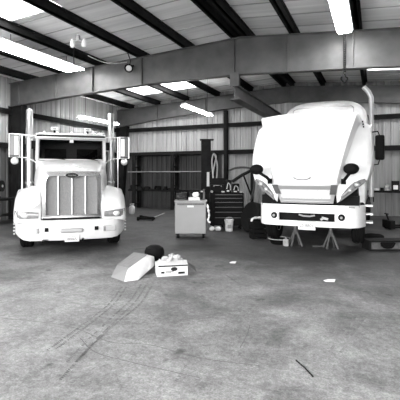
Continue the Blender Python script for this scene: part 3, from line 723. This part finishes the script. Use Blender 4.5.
b = MB(); b.tube(cr([(-.26, -.17, .5), (-.2, -.15, .578), (-.05, -.05, .585), (.1, 0, .58), (.18, .05, .575)], 5), [.02, .025, .03, .035, .03, .026, .024, .028, .033, .03, .024, .028, .033, .035, .03, .026, .024, .022, .02, .018, .015], 8)
o = b.build('rag', paper, smooth=True); o.location = p; o.location.z = .002; o.rotation_euler.z = YAW+.2; tag(o, 'twisted white rag lying over the small black crate', 'rag')

# bucket, rags
p = ground(229, 231)
t = thing('bucket', 'white plastic bucket with wire handle before the tool chest', 'bucket', p, YAW)
b = MB(); b.lathe([(.115, 0), (.14, .34), (.15, .34), (.15, .37), (.135, .37), (.11, .02)], 24); b.build('pail', mat('grubby white plastic', .5, .5, var=.3, scale=10), t, smooth=True)
b = MB(); b.tube(cr([(-.15, 0, .33), (-.1, -.1, .42), (0, -.13, .45), (.1, -.1, .42), (.15, 0, .33)], 5), .008, 6); b.build('wire_handle', clutL, t)
b = MB(); b.box(-.06, .06, -.145, -.12, .1, .22); b.build('paper_label', mat('bucket label', .2, .7), t)
for px, lab in ((212, 'crumpled white rag on the floor just right of the grey cabinet'), (218, 'crumpled white rag on the floor nearer the white bucket')):
    lump('rag', lab, 'rag', ground(px, 231), (.17, .14, .13), paper, n=4, group='white rags by the tool chest')

# ---------------------------------------------------------------- grey cabinet on casters
p = ground(190.5, 238.5)
CBZ = YAW
t = thing('cabinet', 'plain grey steel cabinet on casters standing between the trucks', 'cabinet', p, CBZ)
b = MB(); b.box(-.44, .44, 0, .5, .13, 1.03); b.build('body', greyP, t, bevel=.012)
b = MB(); b.box(-.42, .42, -.02, 0, .15, .93); dr = b.build('door', mat('door grey', .215, .45, var=.04, scale=4), t, bevel=.006)
b = MB(); b.box(-.37, .38, -.03, -.005, .945, .985)
b.build('drawer_pull', mat('dark slot', .06, .5, .3, var=.6, scale=25), t)
b = MB(); b.box(-.09, .09, -.032, -.02, .875, .925); b.build('sticker', paper, dr)
b = MB(); b.box(-.46, .46, -.02, .52, 1.03, 1.06); b.build('top', mat('top grey', .28, .45, var=.1, scale=5), t, bevel=.008)
for sx in (-.36, .36):
    for y in (.08, .42):
        b = MB(); b.cyl((sx-.03, y, .06), (sx+.03, y, .06), .059, 16); b.box(sx-.045, sx+.045, y-.03, y+.03, .1, .13); b.build('caster', rubber, t)
CM = Matrix.Translation(p) @ Matrix.Rotation(CBZ, 4, 'Z')
def on_cab(x, y, z=1.061): return CM @ Vector((x, y, z))
b = MB(); b.box(-.16, .16, -.1, .1, 0, .09); o = b.build('parts_box', wcard, bevel=.008); o.location = on_cab(.1, .16); o.rotation_euler.z = CBZ; tag(o, 'small white box on the grey cabinet under a rag ball', 'box')
o = lump('rag', 'round white rag ball resting on the small white box', 'rag', on_cab(.16, .15, 1.152), (.16, .15, .14), paper, n=3)
q = on_cab(-.27, .24); b = MB()
pts = [(.14*math.cos(a*.5)*(1-.002*a), .12*math.sin(a*.5), .03+.0045*a) for a in range(40)]
b.tube(pts, .028, 8); o = b.build('air_hose', mat('black hose', .025, .6)); o.location = q+Vector((0, 0, .003)); o.rotation_euler.z = CBZ; tag(o, 'black hose coiled on the left half of the grey cabinet top', 'hose')
o['label'] = 'black hose coiled on top of the grey cabinet'
q = on_cab(-.08, .4)
b = MB(); b.lathe([(.04, 0), (.045, .01), (.045, .15), (.018, .2), (.018, .23), (.022, .23), (.022, .26)], 16); o = b.build('oil_bottle', black, smooth=True); o.location = q; tag(o, 'black oil bottle between the coiled hose and white box', 'bottle')
q = on_cab(-.36, .44)
b = MB(); b.lathe([(.02, 0), (.03, .08), (.075, .2), (.08, .24), (.07, .235)], 18); o = b.build('funnel', black, smooth=True); o.location = q; tag(o, 'black funnel standing behind the coiled hose on the cabinet', 'funnel')
q = on_cab(.13, .4)
t = thing('impact_gun', 'dark impact wrench standing at the back of the cabinet top', 'impact wrench', q, CBZ)
b = MB(); b.cbox((0, 0, .1), (.07, .06, .2)); b.cbox((0, 0, .0125), (.12, .1, .025)); b.build('grip', black, t, bevel=.01)
b = MB(); b.tube([(-.14, 0, .24), (.1, 0, .24), (.15, 0, .24)], [.055, .05, .03], 12); b.build('barrel', clutter, t)
b = MB(); b.tube([(.15, 0, .24), (.22, 0, .24)], .022, 10); b.build('anvil', clutL, t)
q = on_cab(.38, .38); b = MB(); b.lathe([(.035, 0), (.035, .2), (.02, .24), (.02, .28), (.03, .285), (.03, .31)], 16); o = b.build('spray_can', mat('dark can', .08, .35, .4), smooth=True); o.location = q; tag(o, 'slim dark spray can at the back of the grey cabinet top', 'spray can')
q = on_cab(.47, -.03, 0); b = MB(); rg = random.Random(5)
b.tube(cr([(0, 0, .96), (.03, -.02, .8), (.05, -.01, .65), (.02, 0, .5), (.09, 0, .45)], 5), [.012+.02*abs(math.sin(i*.8)) for i in range(21)], 8); o = b.build('rag', paper); o.location = (q.x, q.y, 0); o.rotation_euler.z = CBZ; tag(o, 'thin white rag hanging off the cabinet side by the tool chest', 'rag')
# ---------------------------------------------------------------- back wall racking
def px_back(px, v=WB-.5): return px_u(px, v)
u0, u1, u2, u3 = px_back(132), px_back(137.5), px_back(175.5), px_back(214)
t = thing('storage_rack', 'long dark steel rack of three levels along the corrugated back wall', 'rack', ((u0+u3)/2, WB-.6, 0))
rx0, rx2 = u0-(u0+u3)/2, u3-(u0+u3)/2
for px in (137.5, 175.5, 214):
    x = px_back(px)-(u0+u3)/2; b = MB()
    b.box(x-.09, x+.09, -.3, -.22, 0, 2.95); b.box(x-.09, x+.09, .2, .28, 0, 2.95)
    for z in (.2, 1.2, 2.2): b.box(x-.02, x+.02, -.22, .2, z, z+.06)
    b.tube([(x+.09, -.26, 2.6), (x+.35, -.26, 2.9)], .03, 6)
    b.build('upright', girtP, t)
for z, m in ((.96, girtP), (1.95, steelL), (2.86, girtP)):
    b = MB(); h = .05 if z < 2 else .12
    b.box(rx0, rx2, -.32, -.28, z, z+h); b.box(rx0, rx2, .24, .28, z, z+h); sh = b.build('shelf', m if z != 1.95 else mat('worn shelf edge', .3, .5, .4), t)
    b = MB(); b.box(rx0, rx2, -.28, .24, z-.02, z+.02); b.build('deck', girtP, sh)
rnd = random.Random(11)
labs = ['heap of dark hub parts on the rack nearest the corner column', 'flat black gearbox cover on the low rack shelf', 'round dark brake drum on the low rack shelf', 'bent dark bracket on the low rack shelf', 'dark coil spring block beside the rack upright', 'dark bearing housing on the rack behind the cabinet', 'black valve cover at the cabinet end of the rack']
nm = ['hub_assembly', 'gearbox_cover', 'brake_drum', 'steel_bracket', 'coil_spring', 'bearing_housing', 'valve_cover']
for k, px in enumerate((133, 141, 148, 154.5, 160, 166.5, 173)):
    u = px_back(px); p = Vector((u, WB-.6, 1.0)); b = MB(); w = .34
    if nm[k] == 'brake_drum': b.lathe([(.19, 0), (.19, .16), (.12, .2), (.06, .2)], 24)
    elif nm[k] == 'coil_spring': b.tube([(.1*math.cos(a*.6), .1*math.sin(a*.6), .03+.004*a) for a in range(50)], .025, 6)
    elif nm[k] == 'gearbox_cover': b.lathe([(.19, 0), (.19, .05), (.14, .12), (.07, .2)], 20)
    elif nm[k] == 'steel_bracket': b.cbox((0, 0, .03), (.4, .16, .06)); b.cbox((.12, 0, .14), (.06, .16, .2), ry=.3)
    elif nm[k] == 'valve_cover': b.cbox((0, 0, .07), (.36, .2, .14)); b.cyl((0, 0, .14), (0, 0, .2), .05)
    elif nm[k] == 'bearing_housing': b.lathe([(.16, 0), (.16, .1), (.1, .12), (.1, .22), (.05, .22)], 20)
    else: b.lathe([(.2, 0), (.2, .05), (.1, .08), (.1, .25), (.06, .27)], 20)
    o = b.build(nm[k], clutter, smooth=True); o.location = p; o.location.z = .981; tag(o, labs[k], nm[k].replace('_', ' '))
# long rods on the rack
# propane cylinder by the corner
p = ground(132, 214)
t = thing('gas_cylinder', 'pale squat gas cylinder on the floor by the corner column', 'gas cylinder', p)
b = MB(); b.lathe([(.1, 0), (.13, .03), (.14, .1), (.14, .3), (.1, .38), (.03, .4)], 20); b.build('tank', mat('pale tank paint', .4, .5), t, smooth=True)
b = MB(); b.tube([(.09*math.cos(a*PI/8), .09*math.sin(a*PI/8), .46) for a in range(16)], .012, 6, closed=True)
for a in (0, 2.1, 4.2): b.cyl((.09*math.cos(a), .09*math.sin(a), .37), (.09*math.cos(a), .09*math.sin(a), .46), .012, 6)
b.build('collar', clutL, t)
b = MB(); b.cyl((0, 0, .4), (0, 0, .47), .02); b.cyl((-.05, 0, .46), (.05, 0, .46), .012); b.build('valve', clutter, t)
# floor jack
p = ground(146, 220.5)
t = thing('floor_jack', 'low black floor jack on the floor behind the closed-hood truck', 'floor jack', p, YAW)
b = MB(); b.box(-.35, .35, -.1, -.06, .04, .14); b.box(-.35, .35, .06, .1, .04, .14); b.box(.05, .2, -.1, .1, .05, .15); b.build('chassis', clutter, t)
b = MB(); b.tube([(.15, 0, .12), (-.2, 0, .17)], .035, 8); b.cyl((-.2, 0, .15), (-.2, 0, .21), .06); b.build('lift_arm', clutter, t)
b = MB(); b.tube([(.3, 0, .12), (.75, 0, .3)], .018, 8); b.build('handle', clutL, t)
for x in (-.3, .28):
    for y in (-.12, .12):
        b = MB(); b.cyl((x, y-.02, .05), (x, y+.02, .05), .05, 16); b.build('wheel', rubber, t)

# ---------------------------------------------------------------- left edge clutter
p = ground(3, 226); p = at(3, 176, 14.6); p.z = 0
t = thing('workbench', 'dark workbench against the corrugated wall beside the closed-hood truck', 'workbench', p, PI/2)
b = MB(); b.box(-1.0, 1.0, -.3, .35, .86, .94); b.build('bench_top', clutter, t)
for x in (-.9, .9):
    for y in (-.24, .28):
        b = MB(); b.box(x-.04, x+.04, y-.04, y+.04, 0, .86); b.build('leg', clutter, t)
b = MB(); b.box(-.9, .9, -.25, .3, .3, .34); b.build('lower_shelf', clutter, t)
b = MB(); b.lathe([(.19, -.1), (.19, .1), (.17, .1), (.16, -.06)], 20, Matrix.Translation((p.x, p.y, .35)) @ Matrix.Rotation(0, 4, 'X'))
b = MB(); b.lathe([(.18, 0), (.19, .02), (.19, .4), (.18, .42), (.15, .42), (.15, .4)], 24); o = b.build('drum', mat('grey drum', .09, .5, .2), smooth=True); o.location = (p.x, p.y-.3, .341); tag(o, 'small grey drum on the lower shelf of the workbench', 'drum')
q = Vector((p.x, p.y-.35, .941))
t = thing('bench_grinder', 'dark bench grinder with round wheels on the workbench by the wall', 'bench grinder', q, YAW)
b = MB(); b.cbox((0, 0, .04), (.3, .26, .08)); b.cyl((0, 0, .08), (0, 0, .4), .07); b.build('pedestal', clutter, t)
b = MB(); b.tube([(-.16, 0, .45), (.16, 0, .45)], .12, 16); b.build('motor', clutter, t)
for sx in (-.23, .23):
    b = MB(); b.cyl((sx-.05, 0, .45), (sx+.05, 0, .45), .2, 24); w_ = b.build('guard', clutter, t)
    b = MB(); b.tube([(sx, -.0+.15*math.cos(a*PI/10), .45+.15*math.sin(a*PI/10)) for a in range(20)], .02, 6, closed=True); b.cyl((sx-.06, 0, .45), (sx+.06, 0, .45), .05); b.build('grinding_wheel', clutL, w_)

# ---------------------------------------------------------------- right edge: wall shelf, ramp tray, parts
us0 = px_u(366, WB-.35); us1 = us0+3.2
t = thing('wall_shelf', 'dark bracketed shelf on the back wall beyond the open-hood truck', 'shelf', (us0, WB-.35, 0))
b = MB(); b.box(0, 3.2, -.25, .25, 1.08, 1.12); b.box(0, 3.2, -.27, -.25, 1.04, 1.13); b.build('board', girtP, t)
for x in (.3, 1.7, 3.0):
    b = MB(); b.tube([(x, -.2, 1.07), (x, .28, .7)], .02, 6); b.box(x-.02, x+.02, .26, .3, .6, 1.08); b.build('bracket', girtP, t)
for px, w, h, nm_, lab, m in ((375.5, .26, .1, 'parts_tray', 'low pale parts tray on the wall shelf by the truck mirror', clutL), (387, .2, .24, 'paint_can', 'pale paint can with band on the wall shelf', clutL), (395.5, .3, .42, 'carton', 'dark carton with white front on the wall shelf', darkst), (382, .14, .12, 'jar', 'small dark jar between tray and paint can on shelf', darkst)):
    u = px_u(px, WB-.4); b = MB()
    if nm_ in ('paint_can', 'jar'): b.lathe([(w/2, 0), (w/2, h), (w*.53, h), (w*.53, h*1.06), (w*.4, h*1.06)], 18)
    else: b.box(-w/2, w/2, -.12, .12, 0, h)
    o = b.build(nm_, m, smooth=nm_ != 'carton'); o.location = (u, WB-.4, 1.1205); tag(o, lab, nm_.replace('_', ' '))
    if nm_ == 'carton':
        b = MB(); b.box(-.09, .09, -.13, -.12, .06, .24); b.build('carton_front_label', paper, o)
    if nm_ == 'paint_can':
        b = MB(); b.lathe([(w*.52, h*.35), (w*.52, h*.6)], 18); b.build('band', inkg, o)
p = ground(386, 251)
t = thing('service_ramp', 'low dark steel wheel ramp on the floor before the wall shelf', 'ramp', p, YAW)
b = MB(); b.box(-.38, .55, 0, .45, .2, .24); b.build('deck', darkst, t)
b = MB(); b.box(-.38, -.34, 0, .45, 0, .2); b.box(.51, .55, 0, .45, 0, .2); b.box(-.34, .51, .0, .03, .0, .035); b.box(-.34, .51, .42, .45, 0, .035); b.build('side_frame', darkst, t)
b = MB(); b.box(-.33, .5, .05, .08, .03, .19); b.build('infill_panel', mat('worn ramp plate', .1, .5, .3, var=.5, scale=9), t)
b = MB(); b.tube(cr([(-.12, -.01, .19), (-.05, -.03, .09), (.12, -.03, .09), (.2, -.01, .19)], 5), .025, 8); b.box(-.1, .18, -.012, .05, .1, .2); b.build('handle', black, t)
p = at(376, 176, 10.9); p.z = 0
lump('rag', 'black greasy rag heap on the floor beside the truck steps', 'rag', p, (.45, .35, .16), mat('greasy cloth', .012, .9), n=4)
p = ground(397, 229)
t = thing('pallet_jack', 'dark low pallet jack on the floor under the wall shelf', 'pallet jack', p, YAW)
b = MB(); b.box(-.25, .7, -.3, -.15, .06, .12); b.box(-.25, .7, .15, .3, .06, .12); b.box(-.35, -.2, -.3, .3, .04, .3); b.build('forks', darkst, t)
b = MB(); b.tube([(-.28, 0, .3), (-.35, 0, .5)], .03, 8); b.tube([(-.35, -.12, .5), (-.35, .12, .5)], .02, 8); b.build('handle', darkst, t)
for y in (-.12, .12):
    b = MB(); b.cyl((-.3, y-.03, .06), (-.3, y+.03, .06), .06, 14); b.build('wheel', rubber, t)

# ---------------------------------------------------------------- cardboard in the middle of the floor
p = ground(172.5, 276); BX = p
t = thing('carton', 'white printed carton with torn open top on the floor between the trucks', 'carton', p, YAW+.22)
b = MB(); w, d, h = .27, .34, .2
b.box(-w, w, 0, .006, .002, h); b.box(-w, w, d-.006, d, .002, h); b.box(-w, -w+.006, .006, d-.006, .002, h); b.box(w-.006, w, .006, d-.006, .002, h); b.box(-w, w, 0, d, 0, .005)
b.build('carton_body', wcard, t)
b = MB(); b.add([(-w, d, h), (w, d, h), (w+.02, d+.12, h-.1), (-w, d+.12, h-.1)], [(0, 1, 2, 3)]); b.build('flap', gcard, t, solid=.005)
b = MB(); b.add([(w, 0, h), (w, d, h), (w+.2, d, h-.14), (w+.17, .04, h-.17)], [(0, 1, 2, 3)]); b.build('flap', mat('dark flap', .06, .8), t, solid=.005)
b = MB(); b.add([(-w, 0, h), (w, 0, h), (w, .11, h+.05), (-w, .11, h+.05)], [(0, 1, 2, 3)]); b.build('flap', mat('tan flap', .5, .8), t, solid=.005)
b = MB(); b.box(-w+.02, w, -.004, -.001, h-.035, h-.01); b.box(-.2, -.14, -.004, -.001, .05, .085); b.box(-.12, .02, -.004, -.001, .075, .085); b.box(-.12, -.02, -.004, -.001, .055, .064); b.box(.1, .22, -.004, -.001, .03, .07)
b.build('printed_mark', ink, t)
b = MB(); M_ = Matrix.Translation((.03, -.002, .12)) @ Matrix.Rotation(PI/2, 4, 'X') @ Matrix.Diagonal((.06, .035, 1, 1)); b.lathe([(1, -.002), (1, .003)], 24, M_); b.build('hand_hole', ink, t)
M1 = Matrix.Translation(BX) @ Matrix.Rotation(YAW+.22, 4, 'Z')
b = MB(); rg = random.Random(4)
for k in range(14):
    i0 = len(b.v); b.ell((-.19+.03*k, rg.uniform(.06, .28), rg.uniform(.18, .31)), (rg.uniform(.05, .1), rg.uniform(.04, .08), rg.uniform(.025, .06)), Matrix.Rotation(rg.uniform(-.7, .7), 4, 'Y'), 7, 4)
    for q_ in range(i0, len(b.v)): b.v[q_] = tuple(c_+rg.uniform(-.014, .014) for c_ in b.v[q_])
b.box(-.15, .15, .1, .24, .006, .2)
o = b.build('packing_paper', mat('crumpled paper', .42, .9, var=.35, scale=12)); o.matrix_world = M1; tag(o, 'crumpled packing paper filling the white printed carton', 'paper')
# opened-out sheet beside it
p = ground(128, 281); SH = p
def cp(px, py, Z): return at(px, py, Z)
t = thing('cardboard_sheet', 'folded white cardboard sheet leaning like a tent against the printed carton', 'cardboard', p, 0)
ip = -Vector((p.x, p.y, 0))
def G_(px, py, z): # a point z above the floor seen at px,py
    Z = 400*(EYE-z)/(py-176); return at(px, py, Z)+ip
A, B_, C_, D_, E_ = G_(124.5, 281.5, .004), G_(138, 280, .004), G_(154.5, 265.5, .12), G_(154, 256.5, .25), G_(129, 268, .14)
F_ = G_(147.5, 254.5, .28)
b = MB(); rows_ = []
for s in range(7):
    s_ = s/6; lo = A.lerp(B_, min(1, s_*2)) if s_ < .5 else B_.lerp(C_, (s_-.5)*2); hi = E_.lerp(F_, min(1, s_*1.5)) if s_ < .67 else F_.lerp(D_, (s_-.667)*3)
    row = []
    for q_ in range(6):
        u_ = q_/5; pt = lo.lerp(hi, u_); pt.z += .05*math.sin(PI*u_); row.append(tuple(pt))
    rows_.append(row)
b.loft(rows_, closed=False); b.build('front_panel', wcard, t, solid=.006, smooth=True)
H1, H2 = G_(117, 265, .02), G_(134, 252.5, .16)
b = MB(); b.add([tuple(E_), tuple(F_), tuple(H2), tuple(H1)], [(0, 1, 2, 3)]); b.build('back_panel', gcard, t, solid=.006)
b = MB(); b.add([tuple(E_), tuple(H1), tuple(G_(111, 277, .005)), tuple(A)], [(0, 1, 2, 3)]); b.build('end_flap', mat('grey flap', .26, .85), t, solid=.006)
p = ground(155, 262); p = at(154.5, 176, 7.95); p.z = 0
t = thing('plastic_tub', 'upturned black plastic tub behind the folded cardboard sheet', 'tub', p, YAW)
b = MB(); b.lathe([(.23, 0), (.23, .02), (.2, .03), (.195, .26), (.17, .33), (.09, .375), (.01, .38)], 24); b.build('tub_shell', mat('black tub plastic', .006, .7), t, smooth=True)
b = MB(); b.tube([(.23*math.cos(a*PI/12), .23*math.sin(a*PI/12), .02) for a in range(24)], .012, 6, closed=True); b.build('rim', black, t)
# scraps
for px, py, lab, sx in ((330, 281.5, 'white paper scrap on bare concrete in front of the truck bumper', .14), (233, 263, 'small white paper scrap on the floor before the bucket', .1)):
    q = ground(px, py); b = MB(); b.add([(-sx*.6, -.03, .004), (sx*.4, -.05, .004), (sx*.7, .02, .03), (-sx*.1, .06, .02), (-sx*.7, .04, .006)], [(0, 1, 2, 3, 4)]); o = b.build('paper_scrap', paper, solid=.003); o.location = q; o.rotation_euler.z = YAW; tag(o, lab, 'paper scrap')
a_, b_ = ground(296, 361), ground(313, 377.5)
b = MB(); mid = (a_+b_)/2; b.tube([a_-mid+Vector((0, 0, .008)), Vector((0, .01, .01)), b_-mid+Vector((0, 0, .008))], .007, 6); o = b.build('stick', mat('dark wood', .02, .8)); o.location = mid; tag(o, 'thin dark stick lying alone on the bare concrete floor', 'stick')

# ---------------------------------------------------------------- lamps
def batten(u, v0, v1, z, label, half=.15, wings=True):
    t = thing('fluorescent_lamp', label, 'lamp', (u, (v0+v1)/2, z), 0, 'fluorescent strip lamps')
    L_ = (v1-v0)/2
    b = MB(); hb = half-.09; b.box(-hb, hb, -L_, L_, .03, .1)
    if wings: b.add([(-hb, -L_, .06), (-half, -L_, .02), (-half, L_, .02), (-hb, L_, .06)], [(0, 1, 2, 3)]); b.add([(hb, -L_, .06), (half, -L_, .02), (half, L_, .02), (hb, L_, .06)], [(3, 2, 1, 0)])
    b.build('housing', mat('lamp housing', .7, .5), t)
    for x in ((-.085, .085) if not wings else (-.05, .05) if half < .2 else [(-1+2*k/5)*(half-.06) for k in range(6)]):
        b = MB(); b.cyl((x, -L_+.03, 0), (x, L_-.03, 0), .022, 10); b.build('tube', tube_on, t)
    b = MB()
    for y in (-L_*.7, L_*.7): b.cyl((0, y, .1), (0, y, rz(u)-z-.03), .008, 6)
    b.build('hanger', girtP, t)
batten(px_u(345, 11.3), 8.7, 11.3, 5.56, 'lit strip lamp under the roof above the open-hood truck side', .2)
batten(-9.8, 8.0, 11.3, 5.5, 'brightest lit strip lamp under the roof above the closed-hood truck', .42)
batten(-6.89, 14.0, 16.9, 4.5, 'lit strip lamp hanging above the lift post and cabinet', .15, False)
batten(-12.5, 14.6, 17.6, 4.47, 'lit strip lamp by the corrugated wall behind the chrome stacks', .15, False)
# twin bulb fitting on a drop cord and flood light on the frame
p = at(78, 40, 11.3); 
t = thing('twin_lamp', 'small twin-bulb lamp hanging from a roof purlin on a cord', 'lamp', p, YAW)
p.z = p.z
b = MB(); b.cyl((0, 0, .1), (0, 0, max(.2, roof(p.x)-p.z)), .01, 6); b.cyl((0, 0, -.02), (0, 0, .12), .06); b.cyl((0, 0, 0), (-.12, 0, -.05), .03); b.cyl((0, 0, 0), (.12, 0, -.05), .03); b.build('lamp_holder', clutL, t)
for sx in (-.15, .17):
    b = MB(); b.lathe([(.03, .05), (.05, 0), (.075, -.1), (.06, -.18), (.02, -.2)], 16, Matrix.Translation((sx, 0, -.02))); b.build('bulb', tube_off, t, smooth=True)
b = MB(); b.tube([(-.1, 0, -.1), (-.12, 0, -.5), (-.1, 0, -.95)], .012, 6); b.build('pull_cord', girtP, t)
p = at(129, 68, 13.62); 
t = thing('hanging_flood_light', 'small round flood light clamped to the roof beam above the closed-hood truck', 'flood light', p, YAW)
b = MB(); M_ = Matrix.Rotation(PI/2+.5, 4, 'X'); b.lathe([(.03, -.2), (.09, -.1), (.14, .02), (.15, .04), (.13, .03)], 20, M_); b.build('reflector', black, t, smooth=True)
b = MB(); b.lathe([(.12, .02), (.06, .05), (.01, .06)], 16, M_); b.build('lens', tube_off, t, smooth=True)
b = MB(); b.tube([(0, .1, .1), (0.02, .2, .3), (-.1, .25, .62)], .016, 6); b.tube([(-.15, .1, .1), (.15, .1, .1)], .03, 6); b.build('clamp', clutter, t)
# cable looping along the purlin to the flood light
b = MB(); q0, q1 = at(88, 38, 13.3), at(127, 62, 13.2); q0.z = roof(q0.x)+.02
pts = [q0.lerp(q1, i/10)-Vector((0, 0, .14*math.sin(PI*i/10))) for i in range(11)]; o_ = q0.copy()
b.tube([x-o_ for x in pts], .014, 6); o = b.build('cable', clutL); o.location = o_; tag(o, 'pale cable looping from the purlin to the flood light', 'cable')
# chain and hook on the beam
p = at(345, 34, 10.9); t = thing('chain_hoist', 'dark chain with hook hanging over the roof beam above the open hood', 'chain', (p.x, FR-.3, p.z))
b = MB(); zc = 0
while zc > -1.12:
    b.tube([(.03*math.cos(a*PI/5)*(1 if k_ else 1), 0, zc+.045*math.sin(a*PI/5)) for k_, a in enumerate(range(10))], .012, 5, closed=True); zc -= .06
b.build('chain_links', clutter, t)
b = MB(); b.tube(cr([(0, 0, -1.12), (.03, 0, -1.2), (.08, 0, -1.24), (.0, 0, -1.34), (-.09, 0, -1.24), (-.07, 0, -1.18)], 5), .022, 8); b.build('hook', clutter, t)
b = MB(); b.tube([(0, 0, 0), (0, .03, .06), (0, .15, .12)], .03, 6); b.build('beam_clamp', clutter, t)

# ---------------------------------------------------------------- marks on the concrete
def mark_strip(pts, w, m, dash=None):
    P = cr([ground(*q) for q in pts], 14); b = MB(); acc = 0
    for i in range(len(P)-1):
        d = (P[i+1]-P[i]); L_ = d.length
        if L_ < 1e-4: continue
        d /= L_; nrm = Vector((-d.y, d.x, 0)); s = 0
        if dash is None:
            a0, a1 = P[i], P[i+1]
            b.add([tuple(a0-nrm*w/2), tuple(a1-nrm*w/2), tuple(a1+nrm*w/2), tuple(a0+nrm*w/2)], [(0, 1, 2, 3)])
        else:
            while acc < L_:
                if random.random() < .8:
                    q = P[i]+d*acc; l2 = dash*.5*random.uniform(.7, 1.1); j = random.uniform(-.006, .006)
                    b.add([tuple(q-nrm*(w/2+j)), tuple(q+d*l2-nrm*(w/2-j)+d*.01), tuple(q+d*l2+nrm*(w/2+j)+d*.02), tuple(q+nrm*(w/2-j)+d*.02)], [(0, 1, 2, 3)])
                acc += dash
            acc -= L_
    b.v = [(x, y, .0015) for x, y, z in b.v]
    return b
def tread(pts, ws, m='tread'):
    b = MB()
    for dx in ws:
        s = mark_strip([(x+dx*(y-176)/100, y) for x, y in pts], .03, None, dash=.028); b.add(s.v, s.f)
    return struct(b.build('floor_marking', mat('tyre rubber mark', .12, .8, var=.5, scale=6) if m == 'tread' else mat('worn tyre mark', .24, .8, var=.4, scale=6)))
tread([(148, 284), (138, 300), (122, 316), (100, 338), (78, 362)], (-6, -1))
tread([(122, 287), (110, 303), (92, 318), (62, 340), (48, 350)], (0, 4))
tread([(152, 286), (140, 304), (118, 322), (92, 346), (60, 380)], (0,))
tread([(268, 358), (273, 372), (278, 388)], (-5, 0), 'worn')
tread([(362, 318), (340, 345), (318, 370)], (-3, 4), 'worn')
tread([(250, 305), (200, 350), (170, 390)], (0, 6), 'worn')
def crack(pts, w=.012):
    b = mark_strip(pts, w, None); return struct(b.build('floor_marking', mat('crack', .12, .9)))
crack([(0, 318), (40, 322), (75, 328), (110, 342), (150, 345), (200, 358), (260, 366)], .009)
crack([(80, 338), (95, 352), (130, 362), (200, 378)], .009)
crack([(250, 325), (247, 335), (240, 348)], .007)
crack([(226, 275), (240, 284), (252, 285)], .014)

# ---------------------------------------------------------------- light: daylight through the open front and roof panels, the lamps
W = bpy.data.worlds.new('World'); SC.world = W; W.use_nodes = True
bg = W.node_tree.nodes['Background']; bg.inputs[0].default_value = (1, 1, 1, 1); bg.inputs[1].default_value = 8.0
# outdoor apron in front of the shop
b = MB(); b.box(-45, 40, -50, WF-5.9, -.2, -.02); struct(b.build('ground', mat('apron concrete', .3, .9)))
ld = bpy.data.lights.new('doorway_daylight', 'AREA'); ld.shape = 'RECTANGLE'; ld.size = WR-WL; ld.size_y = 5.0; ld.cycles.is_portal = True
lo = bpy.data.objects.new('doorway_daylight', ld); COL.objects.link(lo); lo.location = ((WL+WR)/2, WF-.05, 2.5); lo.rotation_euler = (PI/2, 0, 0)

# ---------------------------------------------------------------- camera
cam = bpy.data.cameras.new('Camera'); co = bpy.data.objects.new('Camera', cam); COL.objects.link(co)
co.location = (0, 0, EYE); co.rotation_euler = (PI/2, 0, YAW)
cam.sensor_width = 36; cam.sensor_fit = 'HORIZONTAL'; cam.lens = 36.0
cam.shift_y = -24/400
cam.clip_start = .05; cam.clip_end = 200
SC.camera = co
SC.cycles.use_denoising = True
SC.cycles.max_bounces = 8; SC.cycles.diffuse_bounces = 6; SC.cycles.transparent_max_bounces = 12
SC.cycles.sample_clamp_indirect = 20
vs = SC.view_settings; vs.view_transform = 'Standard'; vs.look = 'None'; vs.gamma = 1; vs.use_curve_mapping = False; vs.exposure = 1.0
